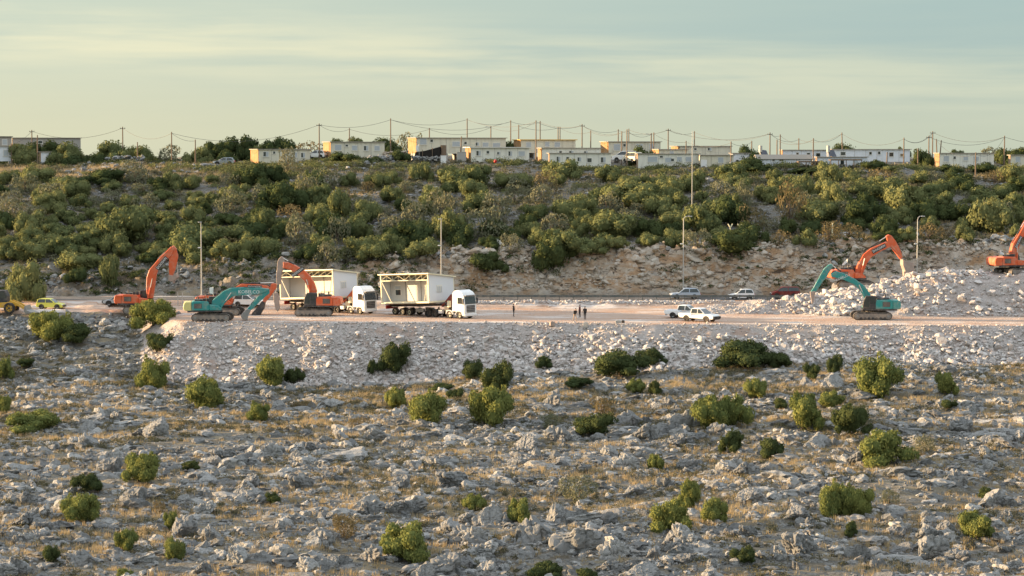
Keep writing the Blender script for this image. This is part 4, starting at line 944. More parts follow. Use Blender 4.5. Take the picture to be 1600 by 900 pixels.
    g = MB(); g.panel([(1.165 * sc, cy0 + .08, 2.38), (1.165 * sc, cy1 - .08, 2.38), (.885 * sc, cy1 - .08, 3.08), (.885 * sc, cy0 + .08, 3.08)], .012, 'glass'); g.build('windscreen', cb)
    # boom, arm, rods, tool: outlines taken in the side plane, real thickness
    bo = MB(); bo.prism([lc(q) for q in boom], -.36 * sc, .36 * sc, m); bm_ = bo.build('boom', r, .05)
    for yh in (-.12, .10):      # hydraulic hoses along the top of the boom
        ho = MB(); ho.path([(x_, yh, z_ + .06) for x_, z_ in [lc(q) for q in boom[(2 if boom[1][1] > boom[2][1] else 3):7]]], .035, 'black', 5); ho.build('hose', bm_)
    am = MB(); am.prism([lc(q) for q in arm], -.27 * sc, .27 * sc, M[arm_m] if arm_m else m); am.build('arm', r, .04)
    for i, (q0, q1, rad) in enumerate(rods):
        x0, z0 = lc(q0); x1, z1 = lc(q1); xm_, zm = x0 + (x1 - x0) * .55, z0 + (z1 - z0) * .55
        for y0 in ((-.50, .50) if i == 0 else (0.,)):
            cyl = MB(); cyl.tube((x0, y0, z0), (xm_, y0, zm), rad, 'dark' if i else m, n=8); cyl.tube((xm_, y0, zm), (x1, y0, z1), rad * .6, 'chrome', n=8); cyl.build('hydraulic_cylinder', r)
    if attach:
        bu = MB(); w = .75 if att_name == 'bucket' else .32; pts = [lc(q) for q in attach]
        bu.prism(pts, -w, w, att_m)
        if att_name == 'bucket':
            xs_ = min(pts, key=lambda q: q[1])
            for i in range(5): bu.box((xs_[0], -w + .1 + i * (2 * w - .2) / 4, xs_[1] - .05), (.16, .12, .34), 'steel')
        bu.build(att_name, r, .04)
    if text:
        tx, q, size, ang, col = text; x0, z0 = lc(q)
        near = -1 if sign > 0 else 1
        yy = near * (.36 * sc + .012)
        if brand_plate and col == 'white' and m == M['orange']:
            pl = MB(); ca_, sa_ = math.cos(ang), math.sin(ang); hw_, hh_ = size * 2.35, size * .62
            P3 = [(x0 + u * ca_ - v * sa_, yy, z0 + u * sa_ + v * ca_) for u, v in ((-hw_, -hh_), (hw_, -hh_), (hw_, hh_), (-hw_, hh_))]
            pl.panel(P3 if near < 0 else P3[::-1], .006, 'dark'); pl.build('name_plate', bm_); yy += near * .014
        if near < 0: lettering(tx, size, col, bm_, (x0, yy, z0), (R(90), -ang, 0))
        else: lettering(tx, size, col, bm_, (x0, yy, z0), (R(90), ang, math.pi))
    return r
EX = {}
EX[1] = excavator('orange excavator behind the round bush, boom raised high and arm hanging down', 'orange', (0, 360), 5.293, 1, 224, 488.5, 302,
    [(1222, 560), (1214, 470), (1220, 385), (1240, 325), (1330, 220), (1425, 130), (1452, 150), (1428, 205), (1390, 240), (1312, 320), (1296, 372), (1282, 470), (1268, 560)],
    [(1440, 120), (1466, 150), (1478, 205), (1472, 255), (1455, 320), (1432, 378), (1406, 372), (1402, 290), (1408, 190)],
    [((1230, 560), (1268, 395), .10), ((1310, 235), (1425, 130), .11), ((1472, 150), (1470, 345), .07)], [(1404, 366), (1436, 372), (1470, 345), (1478, 385), (1440, 420), (1400, 415)], text=('DOOSAN', (1346, 268), .46, .88, 'white'))
EX[2] = excavator('sunlit-backed teal excavator at the near platform end, long boom held level', 'teal', (280, 420), 10., 1, 332.5, 500.5, 288.8,
    [(505, 590), (515, 500), (560, 455), (690, 350), (800, 298), (1000, 292), (1280, 300), (1400, 318), (1402, 345), (1260, 396), (1000, 412), (845, 428), (750, 500), (640, 620), (570, 640)],
    [(1335, 318), (1402, 322), (1408, 385), (1330, 445), (1230, 540), (1125, 645), (1072, 652), (1064, 628), (1160, 510), (1258, 402)],
    [((620, 650), (812, 368), .12), ((1010, 290), (1330, 316), .11), ((1190, 470), (1050, 640), .07)], [(1052, 630), (1120, 640), (1080, 720), (1055, 800), (990, 790), (955, 740), (1000, 680)], yaw=R(7), tyaw=R(-9), counter='counter_sunlit', text=('KOBELCO', (1085, 362), .62, -.02, 'white'), att_m='steel')
EX[3] = excavator('orange excavator standing behind the sunlit-backed teal one, bucket curled on the ground', 'orange', (280, 420), 10., 1, 350, 491.5, 299.5,
    [(700, 590), (720, 430), (860, 300), (975, 232), (1200, 236), (1385, 258), (1425, 285), (1420, 315), (1250, 330), (960, 340), (860, 420), (790, 590)],
    [(1440, 235), (1500, 222), (1532, 235), (1520, 300), (1440, 420), (1350, 525), (1300, 512), (1372, 400), (1420, 320)],
    [((790, 600), (900, 350), .12), ((1020, 225), (1480, 215), .11), ((1360, 480), (1280, 640), .07)], [(1300, 500), (1350, 525), (1330, 620), (1280, 700), (1240, 770), (1130, 750), (1150, 680), (1230, 600)], text=('DOOSAN', (1190, 282), .42, -.02, 'white'), att_m='dark', tyaw=R(-6))
EX[4] = excavator('orange excavator with dusty hammer in front of the rear truck, boom folded up', 'orange', (420, 380), 7.5, -1, 491, 492.5, 297.8,
    [(475, 575), (470, 510), (425, 440), (340, 365), (255, 310), (170, 288), (172, 215), (240, 225), (310, 255), (420, 318), (490, 380), (540, 470), (568, 560), (560, 580)],
    [(120, 180), (150, 152), (172, 165), (190, 225), (172, 300), (150, 350), (140, 480), (95, 488), (88, 400), (98, 300), (104, 220)],
    [((492, 560), (448, 420), .11), ((300, 250), (168, 172), .10), ((118, 440), (72, 590), .07)], [(50, 585), (98, 575), (112, 640), (125, 770), (100, 800), (78, 770), (60, 680)], arm_m='dusty', text=('DOOSAN', (345, 335), .42, -.62, 'white'), att_name='hammer', tyaw=R(5), yaw=R(-4))
EX[5] = excavator('teal excavator with slim hammer picking at the foot of the rubble heap', 'teal', (1240, 350), 5.805, -1, 1361, 498.5, 291.5,
    [(632, 655), (600, 600), (545, 545), (450, 505), (342, 478), (338, 448), (385, 428), (450, 445), (560, 500), (640, 560), (697, 640), (690, 660)],
    [(318, 368), (345, 362), (356, 385), (322, 440), (300, 478), (268, 520), (215, 600), (185, 628), (155, 622), (200, 545), (245, 455), (275, 405)],
    [((655, 690), (590, 548), .11), ((430, 430), (345, 372), .10), ((262, 420), (165, 615), .07)], [(150, 615), (196, 610), (192, 660), (180, 725), (168, 725), (158, 665)], text=('KOBELCO', (445, 482), .44, -.40, 'white'), att_name='hammer', tyaw=R(4), yaw=R(-5))
EX[6] = excavator('orange excavator behind the heap rim, boom arched and pale bucket hanging', 'orange', (1240, 350), 5.805, 1, 1336, 453.5, 308.,
    [(552, 460), (560, 420), (590, 345), (625, 275), (700, 215), (840, 160), (872, 168), (880, 205), (790, 245), (700, 300), (655, 365), (640, 410), (618, 460)],
    [(838, 108), (862, 95), (888, 106), (925, 155), (962, 220), (992, 300), (972, 322), (935, 275), (880, 205), (848, 145)],
    [((600, 455), (636, 310), .11), ((690, 212), (845, 112), .10), ((915, 150), (1025, 300), .07)], [(985, 320), (1010, 335), (1085, 350), (1092, 430), (1050, 470), (1012, 478), (1005, 420), (985, 370)], text=('DOOSAN', (768, 222), .46, .48, 'white'), att_m='dusty', yaw=R(6), tyaw=R(-8))
EX[7] = excavator('orange excavator perched on top of the rubble heap by the frame edge', 'orange', (1400, 330), 5.295, 1, 1585, 431, 306.5,
    [(935, 400), (938, 330), (955, 265), (1010, 180), (1080, 60), (1120, 60), (1080, 160), (1020, 250), (1000, 320), (998, 400)],
    [(1080, 50), (1130, 40), (1200, 120), (1260, 230), (1235, 250), (1160, 150)], [((985, 400), (985, 290), .11), ((1000, 190), (1060, 90), .10), ((1180, 90), (1260, 200), .07)],
    [(1230, 240), (1270, 230), (1320, 300), (1280, 370), (1230, 330)], yaw=R(18), tyaw=R(20), att_m='dusty', text=('DOOSAN', (1000, 255), .40, 1.05, 'white'))
# small flags on the machines
def flag(label, px, pt, pb, d, w=.8, hgt=.6, side=1, base=None, m='cloth', ang=.3):
    p0, p1 = at(px, pb, d), at(px, pt, d); r = thing('flag', label, 'flag', p0)
    mb = MB(); h = p1.z - p0.z; mb.tube((0, 0, 0), (0, 0, h), .03, 'galv', n=6); mb.build('pole', r)
    c = MB(); n = 6; vs = []
    for i in range(n + 1):
        t = i / n; x = side * w * t; y = .10 * math.sin(t * 5); dz = -ang * t * w
        vs += [(x, y, h + dz - .02), (x, y, h + dz - hgt * (1 - .25 * t)), (x, y + .015, h + dz - .02), (x, y + .015, h + dz - hgt * (1 - .25 * t))]
    fs = []
    for i in range(n):
        a = 4 * i; fs += [(a, a + 4, a + 5, a + 1), (a + 2, a + 3, a + 7, a + 6), (a, a + 2, a + 6, a + 4), (a + 1, a + 5, a + 7, a + 3)]
    fs += [(0, 1, 3, 2), (4 * n, 4 * n + 2, 4 * n + 3, 4 * n + 1)]
    c.add(vs, fs, m); c.build('cloth', r); return r
flag('white flag on the ledge above the road cut, left of the big bush', 776.5, 373, 398, 330, 1.0, .75, 1, ang=.5)
flag('white flag flying on the sunlit-backed teal excavator', 333.5, 448, 472, 289.4, .5, 1.0, -1, ang=.2)
flag('white flag on the arched orange excavator behind the heap rim', 1324, 404, 424, 308, .75, .55, -1, ang=1.)
flag('white flag at the rear of the excavator on top of the heap', 1562, 390, 404, 306.5, .7, .75, 1, ang=.9)
flag('white flag in front of the black netted shed on the ridge', 655, 226, 247, 402, .6, 1.2, -1, ang=.3)
# yellow wheel loader at the frame edge
p = G(10, 490); wl_ = thing('wheel_loader', 'yellow wheel loader at the end of the track, grey bucket down', 'loader', p, R(-4))
b = MB(); b.prism([(-3.4, .9), (-3.4, 2.0), (-3.1, 2.2), (-1.2, 2.1), (-1.0, 1.5), (-1.0, .9)], -1.1, 1.1, 'loader_yellow'); b.build('rear_body', wl_, .06)
b = MB(); b.prism([(-.9, .8), (-.9, 1.5), (1.1, 1.6), (1.3, 1.0), (.9, .7)], -.8, .8, 'loader_yellow'); b.build('front_frame', wl_, .05)
b = MB(); b.prism([(-1.3, 1.5), (-1.25, 3.2), (.0, 3.2), (.35, 2.4), (.3, 1.5)], -.75, .75, 'dark'); cb = b.build('cab', wl_, .05)
for sg in (-1, 1):
    g = MB(); g.prism([(-1.1, 2.1), (-1.1, 3.05), (-.05, 3.05), (.22, 2.4), (.2, 2.1)], sg * .755, sg * .767, 'glass'); g.build('window', cb)
b = MB()
for sg in (-1, 1): b.prism([(.5, 1.5), (.8, 1.85), (2.0, 1.4), (3.2, .6), (3.1, .35), (1.9, 1.0)], sg * .62 - .12, sg * .62 + .12, 'loader_yellow')
b.build('lift_arm', wl_, .03)
b = MB(); b.prism([(2.9, .9), (3.0, 1.15), (3.25, .5), (4.4, .12), (4.35, .02), (3.1, .05), (2.85, .4)], -1.35, 1.35, 'steel'); b.build('bucket', wl_, .03)
for x in (-2.2, .75):
    for sg in (-1, 1): wheel(wl_, x, sg * 1.0, .78, .55, sg, 'loader_yellow')

# ------------------------------------------------------------------ trucks with a prefabricated hut on the trailer
def truck(label, px, pb, d, phi, high, hut_label, s0, HL, HW, HH, nwin, paintm='white', round_top=False, crane='redcrane'):
    """local frame: x along the truck, front bumper at x=0, tail at negative x"""
    p = at(px, pb, d); z = gz(p.x, d); r = thing('truck', label, 'truck', (p.x, d, z), HR(phi), 'trucks carrying huts')
    W2 = 1.25
    b = MB()
    prof = [(-2.25, .95), (-2.25, 3.35), (-1.9, 3.75), (-1.2, 3.85), (-.55, 3.55), (-.25, 3.2), (-.05, 2.2), (0, 1.2), (-.02, .45), (-.5, .40), (-.55, .95)] if not round_top else [(-2.3, .95), (-2.3, 3.5), (-2.0, 3.85), (-1.0, 3.85), (-.5, 3.45), (-.28, 3.1), (-.06, 2.2), (0, 1.2), (-.02, .45), (-.5, .40), (-.55, .95)]
    b.prism(prof, -W2, W2, paintm, lambda x, zz: 1 - .06 * max(0, zz - 3.0)); cab_ = b.build('cab', r, .07)
    g = MB(); g.panel([(-.03, -1.12, 1.98), (-.03, 1.12, 1.98), (-.20, 1.06, 2.98), (-.20, -1.06, 2.98)], .035, 'glass'); g.build('windscreen', cab_)
    g = MB(); g.box((-.10, 0, 3.12), (.36, 2.2, .10), 'steel', ry=R(-12)); g.build('sun_visor', cab_, .02)
    for sg in (-1, 1):
        g = MB(); g.prism([(-.32, 2.02), (-1.25, 2.02), (-1.25, 2.85), (-.55, 2.85)], sg * (W2 + .004), sg * (W2 + .016), 'glass'); g.build('side_window', cab_)
        g = MB(); g.prism([(-.28, 1.02), (-1.42, 1.02), (-1.42, 1.96), (-.22, 1.96)], sg * (W2 + .002), sg * (W2 + .012), paintm); g.box((-1.2, sg * (W2 + .03), 1.75), (.18, .03, .05), 'dark'); g.build('door', cab_)
        g = MB(); g.box((-.12, sg * (W2 + .22), 2.35), (.14, .22, .75), 'dark'); g.tube((-.3, sg * W2, 2.75), (-.12, sg * (W2 + .22), 2.72), .025, 'dark'); g.build('mirror', r, .03)
        g = MB(); g.box((.0, sg * .95, .88), (.07, .42, .20), 'lampwhite'); g.build('headlight', r, .02)
    g = MB(); g.box((.012, 0, 1.35), (.05, 1.7, .95), 'dark')
    for i in range(4): g.box((.042, 0, 1.02 + .22 * i), (.02, 1.6, .09), 'steel')
    g.build('grille', r); g = MB(); g.box((.0, 0, .52), (.14, 2.44, .34), paintm); g.build('bumper', r, .05)
    b = MB(); b.box((-3.9, 0, .82), (6.6, .9, .34), 'dark'); b.box((-2.9, -.95, .85), (1.0, .45, .55), 'steel'); b.box((-2.9, .95, .85), (1.0, .45, .55), 'steel')
    b.box((-4.4, -.95, .80), (.7, .4, .5), paintm); b.build('chassis', r, .03)
    for x in (-1.05, -2.75, -5.3, -6.6):
        for sg in (-1, 1):
            wheel(r, x, sg * 1.03, .50, .34 if x > -3 else .55, sg, 'frame' if x > -3 else 'dark')
            if x > -3:
                g = MB(); arc = [(x + .62 * math.cos(q), .5 + .62 * math.sin(q)) for q in np.linspace(.1, math.pi - .1, 9)]; arc += [(x + .55 * math.cos(q), .5 + .55 * math.sin(q)) for q in np.linspace(math.pi - .1, .1, 9)]
                g.prism(arc, sg * .84, sg * 1.24, paintm); g.build('mudguard', r)
    c = MB(); c.box((-3.35, 0, 1.35), (.8, 2.2, .7), 'dark'); c.box((-3.3, 0, 2.1), (.55, .55, 1.5), crane); c.prism([(-3.1, 2.9), (-3.3, 3.2), (-4.4, 2.1), (-5.0, 1.6), (-4.9, 1.35), (-4.2, 1.8)], -.28, .28, crane)
    c.prism([(-2.6, 3.15), (-2.6, 3.4), (-3.2, 3.3), (-4.6, 1.9), (-4.5, 1.7), (-3.2, 3.0)], .35, .75, crane); c.box((-3.0, -.95, 1.9), (.4, .35, .9), 'frame')
    c.tube((-3.4, -.3, 1.7), (-4.3, -.3, 2.0), .12, 'dark'); c.build('loader_crane', r, .03)
    tr = thing('trailer', label.split(' with')[0].replace('truck', 'flatbed trailer') + ' carrying its hut', 'trailer', (p.x, d, z), HR(phi), 'flatbed trailers under the huts')
    tl = s0 + HL + .6; PT = R(3.2)         # the deck rises towards the cab
    b = MB(); b.box(((-tl - 4.9) / 2, 0, 1.40), (tl - 4.9, 2.5, .20), 'track_in'); b.box(((-tl - 4.9) / 2, 0, 1.16), (tl - 5.2, .8, .32), 'dark'); dk = b.build('deck', tr, .02); dk.rotation_euler = (0, -PT, 0); dk.location = (0, 0, tl * math.sin(PT))
    b = MB(); b.box((-tl + .1, 0, 1.0), (.12, 2.4, .5), 'lampred'); b.build('tail_board', tr)
    b = MB()
    for sg in (-1, 1): b.box((-tl + 6.2, sg * 1.0, .85), (1.4, .35, .5), 'steel'); b.box((-tl + 7.8, sg * 1.0, .75), (.12, .2, 1.0), 'dark')
    b.build('side_locker', tr)
    for i in range(3):
        x = -tl + 1.7 + i * 1.31
        for sg in (-1, 1):
            wheel(tr, x, sg * 1.0, .50, .45, sg, 'frame'); g = MB(); g.box((x, sg * 1.05, 1.12), (.9, .45, .05), paintm); g.build('mudguard', tr)
    # the hut: open along one long side under a lattice beam, closed ends, sloped roof
    h = thing('prefab_hut', hut_label, 'hut', (p.x, d, z), HR(phi), 'prefabricated huts on trailers')
    h.rotation_euler = (0, -PT, HR(phi)); h.location.z += tl * math.sin(PT)
    zb, zt, zk = 1.5, 1.5 + HH, 1.5 + HH - .62; x0, x1 = -s0, -s0 - HL; y0, y1 = -HW / 2, HW / 2      # y0 is the open side
    b = MB(); b.box(((x0 + x1) / 2, 0, zb + .11), (HL, HW, .22), 'frame'); b.build('floor_frame', h, .01)
    wy = y0 + 1.9; slope = lambda y: zt + (zk - zt) * (y - y0) / HW
    def endwall(x, sgn, nm):
        w = MB(); q = [(y0 + .02, zb + .23), (y1 - .02, zb + .23), (y1 - .02, slope(y1) - .12), (y0 + .02, slope(y0) - .12)]
        P3 = [(x, y, zz) for y, zz in q]; w.panel(P3 if sgn > 0 else P3[::-1], -.10, 'panel'); return w.build(nm, h)
    ew = endwall(x0, 1, 'end_wall'); endwall(x1, -1, 'end_wall')
    f = MB(); f.box((x0 + .02, y0 + HW * .42, zb + 1.85), (.05, 1.15, 1.05), 'hroofw'); wf = f.build('window', ew)
    f = MB(); f.box((x0 + .045, y0 + HW * .42, zb + 1.75), (.02, .95, .80), 'pale_blind'); f.build('pane', wf); f = MB(); f.box((x0 + .052, y0 + HW * .42 - .18, zb + 1.75), (.02, .06, .8), 'frame'); f.box((x0 + .052, y0 + HW * .42 + .18, zb + 1.75), (.02, .06, .8), 'frame'); f.build('mullion', wf)
    w = MB(); w.box(((x0 + x1) / 2, y1 - .07, (zb + .23 + zk - .1) / 2), (HL - .24, .10, zk - zb - .36), 'panel'); w.build('back_wall', h)
    nP = 3
    for i in range(nP):
        q0 = x1 + .14 + (HL - .28) * i / nP; q1 = x1 + .14 + (HL - .28) * (i + 1) / nP
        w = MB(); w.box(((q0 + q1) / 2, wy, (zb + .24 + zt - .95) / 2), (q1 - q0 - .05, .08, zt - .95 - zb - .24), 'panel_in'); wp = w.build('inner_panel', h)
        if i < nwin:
            xc = q0 + (q1 - q0) * .5; f = MB(); f.box((xc, wy - .05, zb + 1.75), (1.15, .05, 1.35), 'hroofw'); wf = f.build('window', wp); f = MB(); f.box((xc, wy - .08, zb + 1.45), (.9, .02, .7), 'glass'); f.box((xc, wy - .08, zb + 2.1), (1.0, .02, .42), 'pale_blind'); f.build('pane', wf)
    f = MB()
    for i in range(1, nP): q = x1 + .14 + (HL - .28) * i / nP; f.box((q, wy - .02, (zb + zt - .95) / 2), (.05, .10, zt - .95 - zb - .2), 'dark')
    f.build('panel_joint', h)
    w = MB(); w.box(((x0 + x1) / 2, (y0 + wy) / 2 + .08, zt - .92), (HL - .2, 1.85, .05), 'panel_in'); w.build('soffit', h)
    rf = MB(); ov = .25; P3 = [(x0 + ov, y0 - ov, slope(y0 - ov) - .1), (x1 - ov, y0 - ov, slope(y0 - ov) - .1), (x1 - ov, y1 + ov, slope(y1 + ov) - .1), (x0 + ov, y1 + ov, slope(y1 + ov) - .1)]
    rf.panel(P3, -.14, 'frame'); rf.build('roof', h)
    t = MB(); zl = zt - .88
    t.box(((x0 + x1) / 2, y0 + .05, zl), (HL, .10, .12), 'frame'); n = 8
    for i in range(n):
        q0 = x1 + .1 + (HL - .2) * i / n; q1 = x1 + .1 + (HL - .2) * (i + 1) / n
        t.tube((q0, y0 + .05, zl), (q0, y0 + .05, zt - .2), .045, 'frame', n=4)
        if i % 2 == 0 or i > 4: t.tube((q0, y0 + .05, zl + .04), (q1, y0 + .05, zt - .22), .04, 'frame', n=4)
        else: t.tube((q0, y0 + .05, zt - .22), (q1, y0 + .05, zl + .04), .04, 'frame', n=4)
    t.build('lattice_beam', h)
    for q in (x0 - .06, x1 + .06):
        for yy in (y0 + .06, y1 - .06): t = MB(); t.box((q, yy, (zb + .22 + slope(yy) - .2) / 2), (.14, .14, slope(yy) - .2 - zb - .24), 'frame'); t.build('corner_post', h)
    for q, e in ((x1 + .15, 1), (x0 - .15, -1)): t = MB(); t.tube((q, y0 + .05, zl), (q + e * (1.7 if e > 0 else .75), y0 + .05, zb + .22), .055, 'frame', n=5); t.build('diagonal_brace', h)
    return r
truck('front white truck with dark red loader crane behind its cab', 735.5, 498, 292.6, 51, 1, 'cream framed hut with sunlit windows on the front truck trailer', 5.0, 8.7, 5.3, 4.0, 1)
truck('rear white truck with rounded cab behind the front truck hut', 579.5, 492, 300.5, 51, 1, 'longer cream framed hut on the rear truck, behind the orange hammer excavator', 4.6, 10.4, 4.9, 4.0, 0, round_top=True, crane='orange')
g = MB(); p = at(664, 472, 300)

# ------------------------------------------------------------------ people on the platform
def person(label, px, pb, d, pose, cols, rz):
    p = at(px, pb, d); r = thing('person', label, 'person', (p.x, d, gz(p.x, d)), rz, 'people on the platform')
    J, E, Rd = [], [], []
    def j(v, rad, par=None):
        J.append(Vector(v)); Rd.append(rad)
        if par is not None: E.append((par, len(J) - 1))
        return len(J) - 1
    ln = pose.get('lean', 0.); st = pose.get('step', .10); tw = pose.get('arm', 0.)
    lx = lambda z: ln * max(0, z - .95)
    pel = j((0, 0, .95), .155); ab = j((lx(1.12) * .6, 0, 1.12), .145, pel); ch = j((lx(1.36), 0, 1.36 - ln * .06), .165, ab); nk = j((lx(1.52), 0, 1.50 - ln * .1), .06, ch)
    hd = j((lx(1.60) + .015, 0, 1.60 - ln * .12), .095, nk); ht = j((lx(1.70) + .02, 0, 1.70 - ln * .14), .085, hd); j((lx(1.63) + .12, 0, 1.615 - ln * .12), .022, hd)
    for s in (-1, 1):
        hp = j((0, s * .10, .90), .105, pel); kn = j((s * st * .6 + .04, s * .11, .50), .068, hp); an = j((s * st - .03 * 1, s * .115, .09), .045, kn); j((s * st + .13, s * .125, .035), .038, an)
        sh = j((lx(1.42), s * .20, 1.42 - ln * .08), .072, ch); el = j((lx(1.16) + (.02 - s * tw * .1), s * .26, 1.14), .048, sh); wr = j((lx(.95) + .10 + tw * .12, s * .24, .92 + tw * .12), .032, el)
        pm = j((lx(.88) + .13 + tw * .14, s * .235, .85 + tw * .14), .030, wr)
        for i in range(4): a = j((J[pm].x + (.018 - .014 * i), J[pm].y - s * .008, J[pm].z - .055 - .006 * (1.5 - abs(i - 1.5))), .0085, pm); j((J[a].x + .005, J[a].y - s * .015, J[a].z - .035), .007, a)
        a = j((J[pm].x + .035, J[pm].y - s * .02, J[pm].z - .01), .009, pm); j((J[a].x + .015, J[a].y - s * .01, J[a].z - .03), .008, a)
    me = bpy.data.meshes.new('body'); me.from_pydata([v[:] for v in J], E, []); o = link('body', me, r)
    sk = o.modifiers.new('skin', 'SKIN')
    for i, v in enumerate(me.skin_vertices[0].data): v.radius = (Rd[i], Rd[i] * (1.18 if i in (pel, ab, ch) else 1.)); v.use_root = (i == pel)
    o.modifiers.new('sub', 'SUBSURF').render_levels = 1; o.modifiers['sub'].levels = 1
    dg = bpy.context.evaluated_depsgraph_get(); me2 = bpy.data.meshes.new_from_object(o.evaluated_get(dg)); bpy.data.objects.remove(o)
    for q in cols[:2] + ['skin', 'black']: me2.materials.append(M[q])
    for f in me2.polygons:
        c = f.center; f.use_smooth = True
        f.material_index = 3 if c.z < .085 else 1 if c.z < .93 and abs(c.y) < .19 else 2 if (c.z > 1.475 - ln * .1 or (c.z < .93 and abs(c.y) > .18)) else 0
    link('body', me2, r)
    V, Fc = ICO[3]; q = V * np.array([.115, .10, .115]) + np.array([lx(1.66) - .012, 0, 1.665 - ln * .13]); kp = [f for f in Fc if all(V[i][0] < .35 or V[i][2] > .55 for i in f) and all(V[i][2] > -.35 for i in f)]
    hm = MB(); hm.add([tuple(v) for v in q], [tuple(f) for f in kp], 'hair'); hm.build('hair', r); return r
person('person in dark clothes standing alone near the front truck', 802.5, 494.5, 296.3, dict(step=.06), ['jacket', 'trouser'], R(20))
person('person in dark jacket and beige trousers bending forward', 898, 502, 288.2, dict(step=.24, lean=.35, arm=.8), ['jacket', 'beige'], R(-60))
person('person in maroon and dark clothes standing at the back of the group', 906, 496, 294.6, dict(step=.05), ['shirt', 'trouser'], R(160))
person('tall person in black standing behind the grey concrete block', 914, 499.5, 291., dict(step=.08, arm=.3), ['jacket', 'trouser'], R(-110))
def stone_block(label, px, pb, d, w, h, dp, m, name='concrete_block'):
    p = at(px, pb, d); o = MB(); z = gz(p.x, d)
    o.box((0, 0, h / 2), (w, dp, h), m); o.box((0, 0, h + .04), (w * .5, dp * .4, .08), m)
    q = o.build(name, None, .05); q.location = (p.x, d, z); q.rotation_euler = (0, 0, R(rr.uniform(-15, 15))); return tag(q, label, 'block')
stone_block('pinkish squared stone block alone on the platform edge', 862.5, 507, 284.6, .6, .55, .6, 'dusty')
stone_block('tall grey concrete block on the platform edge before the people', 915, 508, 284.2, .62, .7, .6, 'concrete')
stone_block('pale block of the pair on the platform edge', 966, 507, 284.4, .75, .42, .6, 'concrete')
stone_block('small dark block beside the pale block on the platform edge', 973.5, 505.5, 285.2, .36, .34, .4, 'black')

# ------------------------------------------------------------------ guard rail and lamps along the road
gx0, gx1 = at(744, 465, 315).x, at(1262, 465, 315).x
gr = thing('guard_rail', 'long dark steel guard rail along the road below the tan rock cut', 'guard rail', (0, 315.2, gz(0, 315.2)))
b = MB(); b.prism([(0, .55), (.05, .62), (0, .69), (.05, .76), (0, .83), (-.03, .83), (-.03, .55)], 0, 1, 'rusty'); ob = b.build('rail', gr)
ob.data.transform(Matrix(((0, gx1 - gx0, 0, gx0), (1, 0, 0, 0), (0, 0, 1, 0), (0, 0, 0, 1)))); ob.data.transform(Matrix.Translation((0, -.1, .0)))
x = gx0
while x < gx1: b = MB(); b.box((x, .0, .40), (.10, .12, .90), 'rusty'); b.build('post', gr); x += 2.0
def lamp(label, px, pt, d, arm, pb=None):
    p0 = at(px, 460, d); z = gz(p0.x, d); h = at(px, pt, d).z - z
    r = thing('street_lamp', label, 'street lamp', (p0.x, d, z), 0, 'street lamps along the road')
    b = MB(); b.tube((0, 0, 0), (0, 0, .35), .16, 'galv', n=8); b.tube((0, 0, .35), (0, 0, h - .5), .095, 'galv', .06, 8); b.build('pole', r)
    b = MB()
    if arm: b.path([(0, 0, h - .55), (arm * .08, 0, h - .2), (arm * .35, 0, h), (arm * .8, 0, h + .05)], .055, 'galv'); hx = arm * .9
    else: b.tube((0, 0, h - .5), (0, 0, h), .05, 'galv'); hx = -.15
    b.build('arm', r); b = MB(); b.box((hx, 0, h - (.0 if arm else .02)), (.55, .22, .12), 'galv'); b.build('lamp_head', r, .03)
    b = MB(); b.box((-.28, 0, h * .66), (.4, .16, .14), 'white'); b.build('camera_box', r, .02)
    return r
lamp('straight street lamp between the first orange and sunlit-backed teal excavators', 315, 347, 323.2, 0)
lamp('straight street lamp rising behind the front truck hut', 689.5, 342, 323.2, 0)
lamp('hooked street lamp in front of the tan rock cut by the blue-grey SUV', 1067.5, 338, 323.2, 1.1)
lamp('hooked street lamp rising behind the rubble heap', 1432.5, 338, 323.2, .9)
def post(name, label, cat, px, pt, d, r0, m, pb=None, tilt=0., group=None, cross=False, box=None, lampa=0):
    p0 = at(px, 300 if pb is None else pb, d); z = gz(p0.x, d) - .1; h = at(px, pt, d).z - z
    r = thing(name, label, cat, (p0.x, d, z), 0, group); r.rotation_euler = (0, tilt, 0)
    b = MB(); b.tube((0, 0, 0), (0, 0, h), r0, m, r0 * .72, 7); b.build('pole', r)
    if cross: b = MB(); b.box((0, 0, h - .35), (1.0, .10, .10), 'dark'); [b.tube((q, 0, h - .3), (q, 0, h - .12), .04, 'dark', n=5) for q in (-.42, .42)]; b.build('crossarm', r)
    if box: b = MB(); b.box((0, -.18, box), (.42, .3, .6), 'galv'); b.build('meter_box', r, .02)
    if lampa: b = MB(); b.tube((0, 0, h - .4), (lampa, 0, h - .15), .035, 'galv', n=5); b.box((lampa * 1.15, 0, h - .14), (.5, .2, .12), 'galv'); b.build('lamp_arm', r)
    return r, Vector((p0.x + math.sin(tilt) * h, d, z + math.cos(tilt) * h))
post('mast', 'very tall thin pale mast on the slope beside the hooked lamp', 'mast', 1081, 205, 342, .06, 'galv', pb=372)
for px, pt, lb in ((278, 456, 'short pale marker post nearer the first orange excavator'), (285, 457, 'short pale marker post nearer the straight lamp')): post('marker_post', lb, 'post', px, pt, 312, .07, 'galv', pb=474, group='marker posts by the track')
for px, lb in ((1141, 'nearer one of two pale forked posts on the ledge over the cut'), (1156, 'second forked post of the pair on the ledge, by the dark bush')):
    r, tp = post('forked_post', lb, 'post', px, 355, 336, .12, 'frame', pb=363, group='forked posts over the cut'); h = tp.z - r.location.z
    b = MB(); b.tube((0, 0, h - .1), (-.35, 0, h + .5), .09, 'frame', n=5); b.tube((0, 0, h - .1), (.35, 0, h + .5), .09, 'frame', n=5); b.build('fork', r)
post('pale_post', 'single pale post in dry grass on the ledge behind the teal hammer excavator', 'post', 1300.5, 348, 335, .10, 'frame', pb=364)

